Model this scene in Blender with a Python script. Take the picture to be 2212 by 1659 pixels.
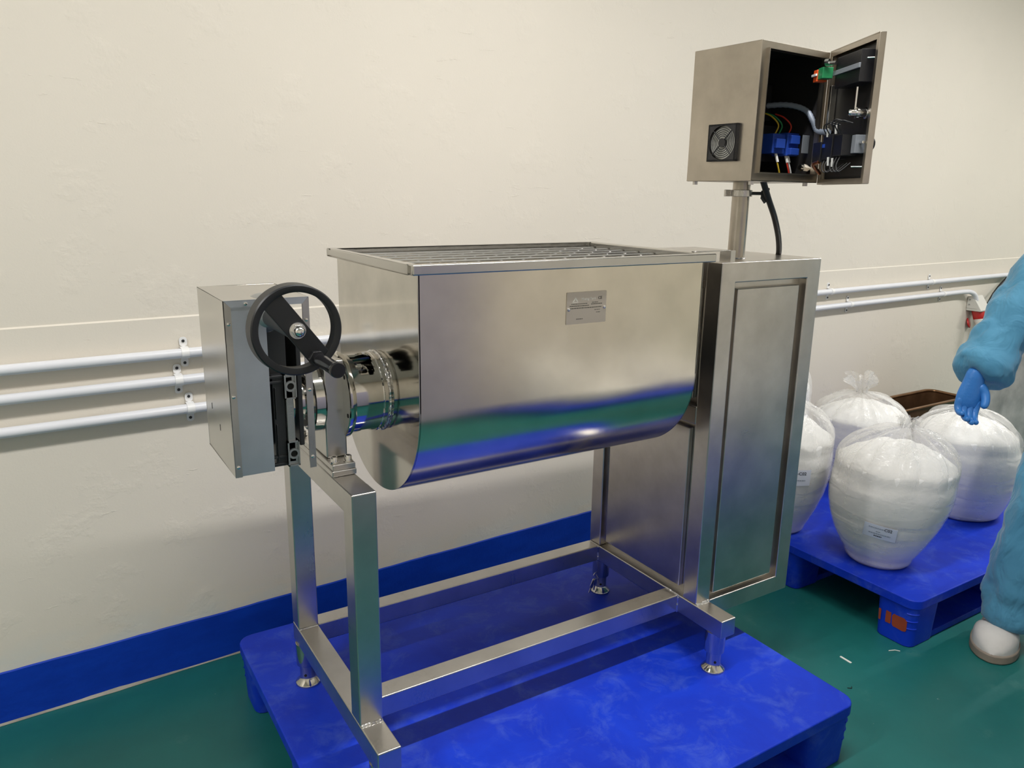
import bpy, bmesh, math, random
from mathutils import Vector, Matrix, noise
R = math.radians
for o in list(bpy.data.objects): bpy.data.objects.remove(o, do_unlink=True)
scn = bpy.context.scene
COL = scn.collection
Z0 = 0.17            # pallet deck height above the floor

# ------------------------------------------------------------------ camera
def set_camera():
    yaw, pitch, roll, f = -0.559, 0.242, 0.0151, 1667.07
    fw = Vector((math.sin(-yaw) * math.cos(pitch), math.cos(yaw) * math.cos(pitch), -math.sin(pitch)))
    rt = Vector((math.cos(yaw), math.sin(yaw), 0)); up = rt.cross(fw)
    r2 = rt * math.cos(roll) + up * math.sin(roll); u2 = up * math.cos(roll) - rt * math.sin(roll)
    cd = bpy.data.cameras.new('camera'); cd.sensor_width = 36; cd.lens = f * 36 / 2212
    cd.clip_start = 0.05; cd.clip_end = 60
    co = bpy.data.objects.new('camera', cd); COL.objects.link(co)
    m = Matrix((r2, u2, -fw)).transposed().to_4x4()
    m.translation = (-0.4649, -1.3037, 1.221 + Z0)
    co.matrix_world = m; scn.camera = co
set_camera()

# ------------------------------------------------------------------ world, exposure
w = bpy.data.worlds.new('room_world'); scn.world = w; w.use_nodes = True
w.node_tree.nodes['Background'].inputs[0].default_value = (0.9, 0.93, 1, 1)
w.node_tree.nodes['Background'].inputs[1].default_value = 0.05
vs = scn.view_settings
vs.view_transform = 'Standard'; vs.look = 'None'; vs.gamma = 1; vs.use_curve_mapping = False
vs.exposure = 0.0
LAMP_W = 38.0        # power of one fluorescent batten
LAMPS = [(-1.75, -.42), (.75, -.42), (3.25, -.42), (5.5, -.42)]
CEIL = 2.85
for (lx, ly) in LAMPS:
    ld = bpy.data.lights.new('fluorescent_light', 'AREA'); ld.shape = 'RECTANGLE'
    ld.size = 1.18; ld.size_y = 0.05; ld.energy = LAMP_W; ld.color = (1.0, 0.985, 0.965)
    lo = bpy.data.objects.new('fluorescent_light', ld); COL.objects.link(lo); lo.location = (lx, ly, CEIL - 0.125)
# ------------------------------------------------------------------ materials
MATS = {}
def nodes(name):
    m = bpy.data.materials.new(name); m.use_nodes = True
    nt = m.node_tree; b = nt.nodes['Principled BSDF']; MATS[name] = m
    return m, nt, b
def N(nt, t, **kw):
    n = nt.nodes.new(t)
    for k, v in kw.items(): setattr(n, k, v)
    return n
def ramp(nt, src, p0, p1, c0=(0, 0, 0, 1), c1=(1, 1, 1, 1)):
    r = N(nt, 'ShaderNodeValToRGB'); e = r.color_ramp.elements
    e[0].position, e[1].position = p0, p1; e[0].color, e[1].color = c0, c1
    nt.links.new(src, r.inputs[0]); return r.outputs[0]
def coords(nt, scale=(1, 1, 1), rot=(0, 0, 0), kind='Object'):
    tc = N(nt, 'ShaderNodeTexCoord'); mp = N(nt, 'ShaderNodeMapping')
    mp.inputs['Scale'].default_value = scale; mp.inputs['Rotation'].default_value = rot
    nt.links.new(tc.outputs[kind], mp.inputs[0]); return mp.outputs[0]
def noise_tex(nt, vec, scale, detail=4, rough=0.55, dist=0):
    n = N(nt, 'ShaderNodeTexNoise'); n.inputs['Scale'].default_value = scale
    n.inputs['Detail'].default_value = detail; n.inputs['Roughness'].default_value = rough
    n.inputs['Distortion'].default_value = dist
    nt.links.new(vec, n.inputs['Vector']); return n.outputs[0]
def mix(nt, fac, a, b):
    x = N(nt, 'ShaderNodeMix', data_type='RGBA')
    if isinstance(fac, (int, float)): x.inputs[0].default_value = fac
    else: nt.links.new(fac, x.inputs[0])
    for i, v in ((6, a), (7, b)):
        if isinstance(v, tuple): x.inputs[i].default_value = v
        else: nt.links.new(v, x.inputs[i])
    return x.outputs[2]
def bump(nt, b, h, strength, dist=0.01, prev=None):
    bp = N(nt, 'ShaderNodeBump'); bp.inputs['Strength'].default_value = strength; bp.inputs['Distance'].default_value = dist
    nt.links.new(h, bp.inputs['Height'])
    if prev is not None: nt.links.new(prev, bp.inputs['Normal'])
    nt.links.new(bp.outputs[0], b.inputs['Normal']); return bp.outputs[0]
def C4(c): return (c[0], c[1], c[2], 1)
def plain(name, col, rough=0.5, metal=0.0, coat=0.0, bumpk=0.0, bscale=200, vary=0.0):
    m, nt, b = nodes(name)
    b.inputs['Base Color'].default_value = C4(col); b.inputs['Roughness'].default_value = rough
    b.inputs['Metallic'].default_value = metal; b.inputs['Coat Weight'].default_value = coat
    v = coords(nt)
    if vary:
        n = noise_tex(nt, v, 9, 5)
        d = tuple(x * (1 - vary) for x in col)
        nt.links.new(mix(nt, ramp(nt, n, .3, .7), C4(d), C4(col)), b.inputs['Base Color'])
    if bumpk:
        bump(nt, b, noise_tex(nt, v, bscale, 3), bumpk, 0.002)
    return m
def steel(name, col, rough, grain=(1, 1, 60), wav=0.0, smudge=0.10, wscale=4.0, gstr=0.06):
    """stainless sheet: fine brushing grain, smudges and, for rolled sheet, soft waviness"""
    m, nt, b = nodes(name)
    b.inputs['Metallic'].default_value = 1
    v = coords(nt)
    s = noise_tex(nt, v, 7, 6, .6)
    dark = tuple(x * (1 - smudge * 1.6) for x in col)
    nt.links.new(mix(nt, ramp(nt, s, .35, .7), C4(dark), C4(col)), b.inputs['Base Color'])
    g = noise_tex(nt, coords(nt, grain), 30, 2, .5)
    mr = N(nt, 'ShaderNodeMapRange'); mr.inputs['To Min'].default_value = rough * .8; mr.inputs['To Max'].default_value = rough * 1.25
    nt.links.new(s, mr.inputs[0]); nt.links.new(mr.outputs[0], b.inputs['Roughness'])
    ad = N(nt, 'ShaderNodeMath', operation='MULTIPLY_ADD'); ad.inputs[1].default_value = gstr * 2; nt.links.new(g, ad.inputs[0]); nt.links.new(mr.outputs[0], ad.inputs[2])
    nt.links.new(ad.outputs[0], b.inputs['Roughness'])
    if wav:
        bump(nt, b, noise_tex(nt, coords(nt, (1, 1, 1)), wscale, 2, .4), wav, 0.02)
    return m

SC = (0.62, 0.60, 0.565)
steel('brushed steel', SC, .27, (60, 60, 2), gstr=.015)
steel('polished steel', SC, .07, (2, 2, 60), smudge=.08, gstr=.012)
steel('rolled hopper sheet', (0.78, 0.72, 0.61), .16, (2, 60, 60), wav=.10, smudge=.10, wscale=3.4, gstr=.02)
steel('end plate sheet', (0.66, 0.635, 0.58), .085, (2, 2, 30), wav=.035, smudge=.12, wscale=5, gstr=.015)
steel('cabinet sheet', (0.66, 0.62, 0.57), .28, (2, 2, 60), smudge=.14, gstr=.015)
steel('box sheet', (0.53, 0.48, 0.41), .30, (60, 60, 2), smudge=.15, gstr=.012)
steel('galvanised sheet', (0.60, 0.64, 0.70), .40, (4, 4, 4), smudge=.10, gstr=.01)
steel('hood sheet', (0.60, 0.585, 0.55), .22, (2, 2, 60), smudge=.06, gstr=.012)
steel('scratched steel', (0.74, 0.70, 0.69), .55, (14, 14, 3), smudge=.22, gstr=.05)
steel('weld steel', (0.7, 0.69, 0.68), .22, (9, 9, 9), wav=.5, wscale=60)
plain('rod steel', (0.72, 0.71, 0.70), .26, 1)
plain('bright screw', (0.75, 0.74, 0.72), .18, 1)
plain('cast aluminium', (0.42, 0.43, 0.43), .42, .9, bumpk=.25, bscale=400)
plain('dark casting', (0.035, 0.037, 0.04), .5, .3)
plain('black plastic', (0.012, 0.012, 0.014), .38, bumpk=.15, bscale=500)
plain('handwheel black', (0.009, 0.010, 0.012), .42)
plain('black gloss', (0.01, 0.01, 0.012), .18)
plain('black rubber', (0.012, 0.012, 0.012), .5)
plain('dark hole', (0.01, 0.01, 0.01), .8)
plain('dark box inside', (0.020, 0.019, 0.019), .42)
plain('blue plastic', (0.02, 0.07, 0.40), .4)
plain('green plastic', (0.02, 0.25, 0.09), .45)
plain('orange plastic', (0.75, 0.10, 0.02), .45)
plain('grey plastic', (0.22, 0.24, 0.27), .45)
plain('grey hose', (0.25, 0.29, 0.36), .4)
plain('yellow wire', (0.6, 0.42, 0.03), .45)
plain('red wire', (0.6, 0.04, 0.02), .45)
plain('white wire', (0.75, 0.75, 0.72), .45)
plain('copper', (0.7, 0.28, 0.14), .3, 1)
plain('conduit plastic', (0.74, 0.75, 0.79), .32, vary=.05)
plain('clip plastic', (0.80, 0.80, 0.80), .35)
plain('socket grey', (0.66, 0.65, 0.60), .42, vary=.06)
plain('plug white', (0.78, 0.76, 0.72), .4)
plain('socket red', (0.50, 0.025, 0.025), .3)
plain('plate metal', (0.53, 0.48, 0.42), .40, .9)
plain('plate ink', (0.08, 0.075, 0.06), .6)
plain('plate light ink', (0.66, 0.64, 0.58), .5)
plain('label paper', (0.72, 0.75, 0.86), .6)
plain('label ink', (0.06, 0.06, 0.08), .7)
plain('label faint ink', (0.36, 0.40, 0.48), .7)
plain('orange paint', (0.42, 0.065, 0.02), .7, vary=.4)
plain('white strip', (0.8, 0.8, 0.74), .5)
plain('glove nitrile', (0.035, 0.20, 0.58), .42, bumpk=.4, bscale=120, vary=.2)
plain('skin', (0.45, 0.26, 0.17), .5)
plain('lip', (0.30, 0.13, 0.10), .5)
plain('hair net', (0.25, 0.42, 0.55), .8)
plain('clog white', (0.62, 0.60, 0.57), .55, bumpk=.3, bscale=60, vary=.18)
plain('clog sole', (0.30, 0.25, 0.20), .7, vary=.3)
plain('door grey', (0.36, 0.34, 0.43), .5, vary=.05)
plain('ceiling paint', (0.78, 0.77, 0.74), .9)
plain('lamp housing', (0.8, 0.8, 0.8), .5)
plain('cement', (0.42, 0.40, 0.34), .9, bumpk=.6, bscale=150, vary=.35)
plain('rusty steel', (0.30, 0.17, 0.09), .28, .8, vary=.5)

def wall_paint():
    m, nt, b = nodes('cream wall paint')
    v = coords(nt)
    big = noise_tex(nt, v, 1.1, 3)
    c = mix(nt, ramp(nt, big, .3, .75), (0.715, 0.666, 0.582, 1), (0.755, 0.702, 0.614, 1))
    # pale smears of filler a hand above the skirting
    sep = N(nt, 'ShaderNodeSeparateXYZ'); nt.links.new(v, sep.inputs[0])
    band = N(nt, 'ShaderNodeMapRange'); band.inputs['From Min'].default_value = 0.235; band.inputs['From Max'].default_value = 0.155
    nt.links.new(sep.outputs[2], band.inputs[0])
    sm = noise_tex(nt, coords(nt, (1, 1, 2.2)), 5.5, 3)
    mul = N(nt, 'ShaderNodeMath', operation='MULTIPLY'); nt.links.new(band.outputs[0], mul.inputs[0]); nt.links.new(ramp(nt, sm, .42, .56), mul.inputs[1])
    c = mix(nt, mul.outputs[0], c, (0.68, 0.68, 0.64, 1))
    nt.links.new(c, b.inputs['Base Color'])
    b.inputs['Roughness'].default_value = .62; b.inputs['Specular IOR Level'].default_value = .3
    f = noise_tex(nt, v, 190, 3)
    p = bump(nt, b, f, .10, 0.002)
    lump = noise_tex(nt, v, 9, 5, .6)
    p = bump(nt, b, ramp(nt, lump, .55, .8), .25, 0.006, p)
    scr = noise_tex(nt, coords(nt, (6, 6, 26)), 1.6, 5, .7)
    bump(nt, b, ramp(nt, scr, .66, .72), .30, 0.004, p)
wall_paint()
def band_paint():
    m, nt, b = nodes('blue skirting paint')
    v = coords(nt)
    n = noise_tex(nt, coords(nt, (1, 1, 3)), 7, 6, .6)
    nt.links.new(mix(nt, ramp(nt, n, .35, .75), (0.001, 0.036, 0.40, 1), (0.002, 0.050, 0.50, 1)), b.inputs['Base Color'])
    b.inputs['Roughness'].default_value = .5; b.inputs['Specular IOR Level'].default_value = .3
    bump(nt, b, noise_tex(nt, v, 60, 5, .6), .3, 0.004)
band_paint()
def floor_paint():
    m, nt, b = nodes('green epoxy floor')
    v = coords(nt)
    n = noise_tex(nt, v, 2.2, 5, .6)
    c = mix(nt, ramp(nt, n, .3, .72), (0.007, 0.105, 0.098, 1), (0.012, 0.150, 0.138, 1))
    d = noise_tex(nt, v, 6, 8, .7)
    c = mix(nt, ramp(nt, d, .60, .85, (0, 0, 0, 1), (.35, .35, .35, 1)), c, (0.16, 0.33, 0.28, 1))
    sp = noise_tex(nt, v, 55, 2, .5)
    c = mix(nt, ramp(nt, sp, .76, .80, (0, 0, 0, 1), (.5, .5, .5, 1)), c, (0.4, 0.5, 0.45, 1))
    nt.links.new(c, b.inputs['Base Color'])
    mr = N(nt, 'ShaderNodeMapRange'); mr.inputs['To Min'].default_value = .30; mr.inputs['To Max'].default_value = .52
    nt.links.new(d, mr.inputs[0]); nt.links.new(mr.outputs[0], b.inputs['Roughness'])
    bump(nt, b, noise_tex(nt, v, 24, 4, .6), .08, 0.004)
floor_paint()
def pallet_plastic():
    m, nt, b = nodes('blue pallet plastic')
    v = coords(nt)
    n = noise_tex(nt, v, 5, 6, .62, .6)
    c = mix(nt, ramp(nt, n, .35, .7), (0.0012, 0.026, 0.46, 1), (0.0025, 0.040, 0.58, 1))
    s = noise_tex(nt, v, 11, 9, .72, .5)
    c = mix(nt, ramp(nt, s, .50, .80, (0, 0, 0, 1), (.26, .26, .26, 1)), c, (0.20, 0.32, 0.62, 1))
    nt.links.new(c, b.inputs['Base Color'])
    b.inputs['Roughness'].default_value = .52; b.inputs['Specular IOR Level'].default_value = .3
    bump(nt, b, noise_tex(nt, v, 260, 2), .12, 0.001)
pallet_plastic()
def fabric():
    m, nt, b = nodes('blue work cloth')
    v = coords(nt)
    n = noise_tex(nt, v, 7, 4)
    nt.links.new(mix(nt, ramp(nt, n, .3, .7), (0.055, 0.225, 0.37, 1), (0.075, 0.275, 0.43, 1)), b.inputs['Base Color'])
    b.inputs['Roughness'].default_value = .8; b.inputs['Sheen Weight'].default_value = .2
    p = bump(nt, b, noise_tex(nt, coords(nt, (1, 1, .55)), 14, 3, .5, .8), .55, 0.03)
    bump(nt, b, noise_tex(nt, v, 700, 2), .15, 0.001, p)
fabric()
def flour():
    m, nt, b = nodes('white flour')
    v = coords(nt)
    n = noise_tex(nt, v, 14, 6, .6)
    nt.links.new(mix(nt, ramp(nt, n, .3, .7), (0.85, 0.845, 0.825, 1), (0.90, 0.895, 0.885, 1)), b.inputs['Base Color'])
    b.inputs['Roughness'].default_value = .9
    b.inputs['Subsurface Weight'].default_value = 0.0
    bump(nt, b, noise_tex(nt, v, 22, 7, .65), .35, 0.012)
flour()
def film():
    """thin clear polythene: mostly see-through, glossy, crinkled"""
    m = bpy.data.materials.new('clear polythene'); MATS['clear polythene'] = m; m.use_nodes = True
    nt = m.node_tree; b = nt.nodes['Principled BSDF']; out = nt.nodes['Material Output']
    b.inputs['Base Color'].default_value = (0.9, 0.89, 0.87, 1); b.inputs['Roughness'].default_value = .16
    b.inputs['Specular IOR Level'].default_value = .75
    v = coords(nt)
    hs = noise_tex(nt, coords(nt, (1, 1, 5)), 3.2, 2, .45, .8)
    p = bump(nt, b, ramp(nt, hs, .45, .55), .22, 0.010)
    sep = N(nt, 'ShaderNodeSeparateXYZ'); nt.links.new(v, sep.inputs[0])
    mz = N(nt, 'ShaderNodeMapRange'); mz.inputs['From Min'].default_value = .26; mz.inputs['From Max'].default_value = .36; mz.inputs['To Min'].default_value = .12
    nt.links.new(sep.outputs[2], mz.inputs[0])
    ml = N(nt, 'ShaderNodeMath', operation='MULTIPLY'); nt.links.new(noise_tex(nt, v, 12, 4, .55, 1.2), ml.inputs[0]); nt.links.new(mz.outputs[0], ml.inputs[1])
    p = bump(nt, b, ml.outputs[0], .7, 0.016, p)
    t = N(nt, 'ShaderNodeBsdfTransparent'); t.inputs[0].default_value = (.985, .985, .98, 1)
    lw = N(nt, 'ShaderNodeLayerWeight'); lw.inputs[0].default_value = .35; nt.links.new(p, lw.inputs['Normal'])
    mr = N(nt, 'ShaderNodeMapRange'); mr.inputs['To Min'].default_value = .20; mr.inputs['To Max'].default_value = .55
    nt.links.new(lw.outputs['Facing'], mr.inputs[0])
    mx = N(nt, 'ShaderNodeMixShader'); nt.links.new(mr.outputs[0], mx.inputs[0])
    nt.links.new(t.outputs[0], mx.inputs[1]); nt.links.new(b.outputs[0], mx.inputs[2])
    nt.links.new(mx.outputs[0], out.inputs[0])
film()
def tube_emit():
    m, nt, b = nodes('lit tube')
    b.inputs['Emission Color'].default_value = (1, .97, .91, 1); b.inputs['Emission Strength'].default_value = 8
tube_emit()

# ------------------------------------------------------------------ mesh helpers
class MB:
    """collects geometry, then build() links it as one mesh object"""
    def __init__(s): s.v = []; s.f = []
    def add(s, vs_, fs_):
        n = len(s.v); s.v += [tuple(p) for p in vs_]; s.f += [tuple(i + n for i in f) for f in fs_]; return s
    def box(s, x0, x1, y0, y1, z0, z1):
        return s.add([(x0, y0, z0), (x1, y0, z0), (x1, y1, z0), (x0, y1, z0), (x0, y0, z1), (x1, y0, z1), (x1, y1, z1), (x0, y1, z1)],
                     [(0, 3, 2, 1), (4, 5, 6, 7), (0, 1, 5, 4), (1, 2, 6, 5), (2, 3, 7, 6), (3, 0, 4, 7)])
    def cyl(s, p0, p1, r0, r1=None, n=24, caps=True):
        return s.sweep([p0, p1], [r0, r0 if r1 is None else r1], n, caps)
    def sweep(s, pts, rad, n=12, caps=True, closed=False):
        pts = [Vector(p) for p in pts]
        if isinstance(rad, (int, float)): rad = [rad] * len(pts)
        m = len(pts); rings = []; prev = None
        for i, p in enumerate(pts):
            if closed: t = pts[(i + 1) % m] - pts[i - 1]
            else: t = pts[min(i + 1, m - 1)] - pts[max(i - 1, 0)]
            if t.length < 1e-9: t = (pts[min(i + 2, m - 1)] - pts[max(i - 2, 0)])
            t.normalize()
            if prev is None:
                a = Vector((0, 0, 1)) if abs(t.z) < .9 else Vector((1, 0, 0))
                u = t.cross(a).normalized()
            else:
                u = (prev - t * prev.dot(t)).normalized()
            prev = u; w_ = t.cross(u)
            rings.append([p + (u * math.cos(2 * math.pi * k / n) + w_ * math.sin(2 * math.pi * k / n)) * rad[i] for k in range(n)])
        vs_ = [q for r in rings for q in r]; fs_ = []
        for i in range(m if closed else m - 1):
            j = (i + 1) % m
            for k in range(n):
                fs_.append((i * n + k, i * n + (k + 1) % n, j * n + (k + 1) % n, j * n + k))
        if caps and not closed:
            fs_.append(tuple(range(n - 1, -1, -1))); fs_.append(tuple((m - 1) * n + k for k in range(n)))
        return s.add(vs_, fs_)
    def lathe(s, prof, origin=(0, 0, 0), axis='z', n=32, closed=False):
        """prof: (radius, height) pairs about an axis through origin"""
        O = Vector(origin); vs_ = []; fs_ = []
        for (r, h) in prof:
            for k in range(n):
                a = 2 * math.pi * k / n; c, d = r * math.cos(a), r * math.sin(a)
                vs_.append(O + (Vector((c, d, h)) if axis == 'z' else Vector((h, c, d)) if axis == 'x' else Vector((d, h, c))))
        m = len(prof)
        for i in range(m if closed else m - 1):
            j = (i + 1) % m
            for k in range(n): fs_.append((i * n + k, i * n + (k + 1) % n, j * n + (k + 1) % n, j * n + k))
        if not closed:
            if prof[0][0] > 1e-6: fs_.append(tuple(range(n - 1, -1, -1)))
            if prof[-1][0] > 1e-6: fs_.append(tuple((m - 1) * n + k for k in range(n)))
        return s.add(vs_, fs_)
    def prism(s, poly, a0, a1, axis='x'):
        """polygon extruded along an axis; poly in the two other axes"""
        def P(p, a): return (a, p[0], p[1]) if axis == 'x' else (p[0], a, p[1]) if axis == 'y' else (p[0], p[1], a)
        n = len(poly)
        vs_ = [P(p, a0) for p in poly] + [P(p, a1) for p in poly]
        fs_ = [tuple(range(n - 1, -1, -1)), tuple(range(n, 2 * n))] + [(i, (i + 1) % n, n + (i + 1) % n, n + i) for i in range(n)]
        return s.add(vs_, fs_)
    def xf(s, M): s.v = [tuple(M @ Vector(p)) for p in s.v]; return s
    def build(s, name, mat, parent=None, bevel=0, smooth=35, solid=0, sub=0, seg=2):
        me = bpy.data.meshes.new(name); me.from_pydata(s.v, [], s.f); me.validate(); me.update()
        bm = bmesh.new(); bm.from_mesh(me); bmesh.ops.remove_doubles(bm, verts=bm.verts, dist=1e-6)
        bmesh.ops.recalc_face_normals(bm, faces=bm.faces); bm.to_mesh(me); bm.free()
        me.materials.append(MATS[mat])
        o = bpy.data.objects.new(name, me); COL.objects.link(o)
        if parent is not None: o.parent = parent
        for p in me.polygons: p.use_smooth = True
        me.set_sharp_from_angle(angle=R(smooth))
        if solid:
            md = o.modifiers.new('thickness', 'SOLIDIFY'); md.thickness = solid; md.offset = -1
            es = o.modifiers.new('split', 'EDGE_SPLIT'); es.split_angle = R(50); es.use_edge_sharp = False
        if bevel:
            md = o.modifiers.new('bevel', 'BEVEL'); md.width = bevel; md.segments = seg; md.limit_method = 'ANGLE'; md.angle_limit = R(40); md.harden_normals = True
        if sub:
            md = o.modifiers.new('sub', 'SUBSURF'); md.levels = sub; md.render_levels = sub
        return o
def tag(o, label=None, cat=None, group=None, kind=None):
    if label: o['label'] = label
    if cat: o['category'] = cat
    if group: o['group'] = group
    if kind: o['kind'] = kind
    return o
def thing(name, label, cat, loc=(0, 0, 0), rz=0, group=None):
    o = bpy.data.objects.new(name, None); COL.objects.link(o); o.empty_display_size = .1
    o.location = loc; o.rotation_euler = (0, 0, rz)
    return tag(o, label, cat, group)
def part(name, mesh, mat, parent, loc=(0, 0, 0), rot=(0, 0, 0)):
    """another object on the mesh data of an existing one"""
    o = bpy.data.objects.new(name, mesh); COL.objects.link(o); o.parent = parent; o.location = loc; o.rotation_euler = rot; return o
def spline(pts, k=8):
    """Catmull-Rom through points"""
    P = [Vector(p) for p in pts]; P = [P[0] * 2 - P[1]] + P + [P[-1] * 2 - P[-2]]; out = []
    for i in range(1, len(P) - 2):
        for j in range(k):
            t = j / k; a, b, c, d = P[i - 1], P[i], P[i + 1], P[i + 2]
            out.append(.5 * ((2 * b) + (c - a) * t + (2 * a - 5 * b + 4 * c - d) * t * t + (3 * b - a - 3 * c + d) * t ** 3))
    out.append(P[-2]); return out
def text_mesh(name, body, size, mat, parent, M, bold=False, align='CENTER', thick=0.0002):
    cu = bpy.data.curves.new(name, 'FONT'); cu.body = body; cu.size = size; cu.align_x = align; cu.align_y = 'CENTER'; cu.extrude = thick
    if bold: cu.offset = size * .018
    cu.resolution_u = 3
    t = bpy.data.objects.new('tmp', cu); COL.objects.link(t)
    dg = bpy.context.evaluated_depsgraph_get(); me = bpy.data.meshes.new_from_object(t.evaluated_get(dg))
    bpy.data.objects.remove(t); bpy.data.curves.remove(cu)
    me.name = name; me.materials.clear(); me.materials.append(MATS[mat]); me.transform(M)
    o = bpy.data.objects.new(name, me); COL.objects.link(o); o.parent = parent; return o
def rrect(x0, x1, y0, y1, r, k=5):
    out = []
    for cx, cy, a in ((x1 - r, y0 + r, -90), (x1 - r, y1 - r, 0), (x0 + r, y1 - r, 90), (x0 + r, y0 + r, 180)):
        for i in range(k + 1): out.append((cx + r * math.cos(R(a + 90 * i / k)), cy + r * math.sin(R(a + 90 * i / k))))
    return out

# ------------------------------------------------------------------ the room
X0, X1, Y0 = -2.9, 6.6, -2.15
def wy(x): return .915 + .04 * (x + .65)          # the back wall runs slightly skew to the machine
STEP = .885 + Z0
def wall_prof(name, zs):
    m = MB()
    for x in (X0, X1):
        for (dy, z) in zs: m.v.append((x, wy(x) - dy, z))
    n = len(zs); m.f = [(i, i + 1, n + i + 1, n + i) for i in range(n - 1)]
    return m
wb = wall_prof('wall_back', [(0.004, 0), (0.004, STEP - .003), (0.0, STEP + .001), (0, CEIL), (-.15, CEIL), (-.15, 0)])
wb.f += [(5, 0, 6, 11)]
tag(wb.build('wall_back', 'cream wall paint', smooth=20), kind='structure')
m = MB(); rnd = random.Random(4)
xs = [X0 + (X1 - X0) * i / 400 for i in range(401)]
for x in xs:                                       # hand-painted band: its top edge wanders a little
    h = .150 + .0022 * noise.noise((x * 6, 0, 0)) + .0012 * noise.noise((x * 30, 5, 0))
    m.v += [(x, wy(x) - .0045, h), (x, wy(x) - .0085, h - .003), (x, wy(x) - .0085, 0), (x, wy(x) - .0045, 0)]
for i in range(400): m.f += [(4 * i + j, 4 * i + j + 1, 4 * i + 5 + j, 4 * i + 4 + j) for j in range(3)]
tag(m.build('baseboard_back', 'blue skirting paint', smooth=30), kind='structure')
m = MB()
for x in xs:                                       # ragged cement left along the foot of the wall
    k = max(0, noise.noise((x * 4, 2, 1)) * .9 + .25); j = abs(noise.noise((x * 45, 7, 2)))
    m.v += [(x, wy(x) - .008, .004 + .012 * k * (0.4 + j)), (x, wy(x) - .012 - .012 * k * (.4 + j), .001)]
m.f = [(2 * i, 2 * i + 1, 2 * i + 3, 2 * i + 2) for i in range(400)]
tag(m.build('trim_1', 'cement', smooth=60), kind='structure')
tag(MB().box(X0 - .1, X1 + .1, Y0 - .1, 1.5, -.1, 0).build('floor', 'green epoxy floor'), kind='structure')
tag(MB().box(X0 - .1, X1 + .1, Y0 - .1, 1.5, CEIL, CEIL + .1).build('ceiling', 'ceiling paint'), kind='structure')
tag(MB().box(X0 - .1, X0, Y0, 1.2, 0, CEIL).build('wall_left', 'cream wall paint'), kind='structure')
tag(MB().box(X1, X1 + .1, Y0, 1.4, 0, CEIL).build('wall_right', 'cream wall paint'), kind='structure')
tag(MB().box(X0 - .1, X1 + .1, Y0 - .1, Y0, 0, CEIL).build('wall_front', 'cream wall paint'), kind='structure')
tag(MB().box(X0, X1, Y0, Y0 + .008, 0, .15).build('baseboard_front', 'blue skirting paint'), kind='structure')
tag(MB().box(X0, X0 + .008, Y0, .8, 0, .15).build('baseboard_left', 'blue skirting paint'), kind='structure')
tag(MB().box(X1 - .008, X1, Y0, 1.15, 0, .15).build('baseboard_right', 'blue skirting paint'), kind='structure')
t = thing('reflection_cabinet', 'added lavender grey cabinet, unseen behind the camera, reflected in the mixer steel', 'cabinet', (.84, -1.92, 0))  # unseen cabinet added so the hopper and legs mirror something lavender grey
MB().box(-.38, .38, -.21, .19, .06, 1.45).build('body', 'door grey', t, bevel=.006)
MB().box(-.372, -.003, .191, .207, .075, 1.435).build('door', 'door grey', t, bevel=.003)
MB().box(.003, .372, .191, .207, .075, 1.435).build('door', 'door grey', t, bevel=.003)
for sx in (-.03, .03): MB().sweep([(sx, .207, .45), (sx, .232, .46), (sx, .232, .58), (sx, .207, .59)], .005, 8).build('handle', 'bright screw', t)
for sx in (-.3, .3):
    for sy in (-.18, .16): MB().cyl((sx, sy, 0), (sx, sy, .06), .02, n=12).build('foot', 'black rubber', t)
for i, (lx, ly) in enumerate(LAMPS):
    t = thing('fluorescent_batten', 'white fluorescent ceiling batten ' + ('beyond the left end of the mixer', 'above the mixing machine', 'above the pallet of flour bags', 'at the far right of the room')[i], 'lamp', (lx, ly, CEIL), 0, 'ceiling battens')
    MB().box(-.62, .62, -.045, .045, -.055, 0).build('housing', 'lamp housing', t, bevel=.004)
    for sx in (-.605, .605): MB().box(sx - .01, sx + .01, -.02, .02, -.10, -.055).build('lamp_holder', 'lamp housing', t, bevel=.003)
    MB().cyl((-.595, 0, -.085), (.595, 0, -.085), .013, n=16).build('tube', 'lit tube', t)

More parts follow.
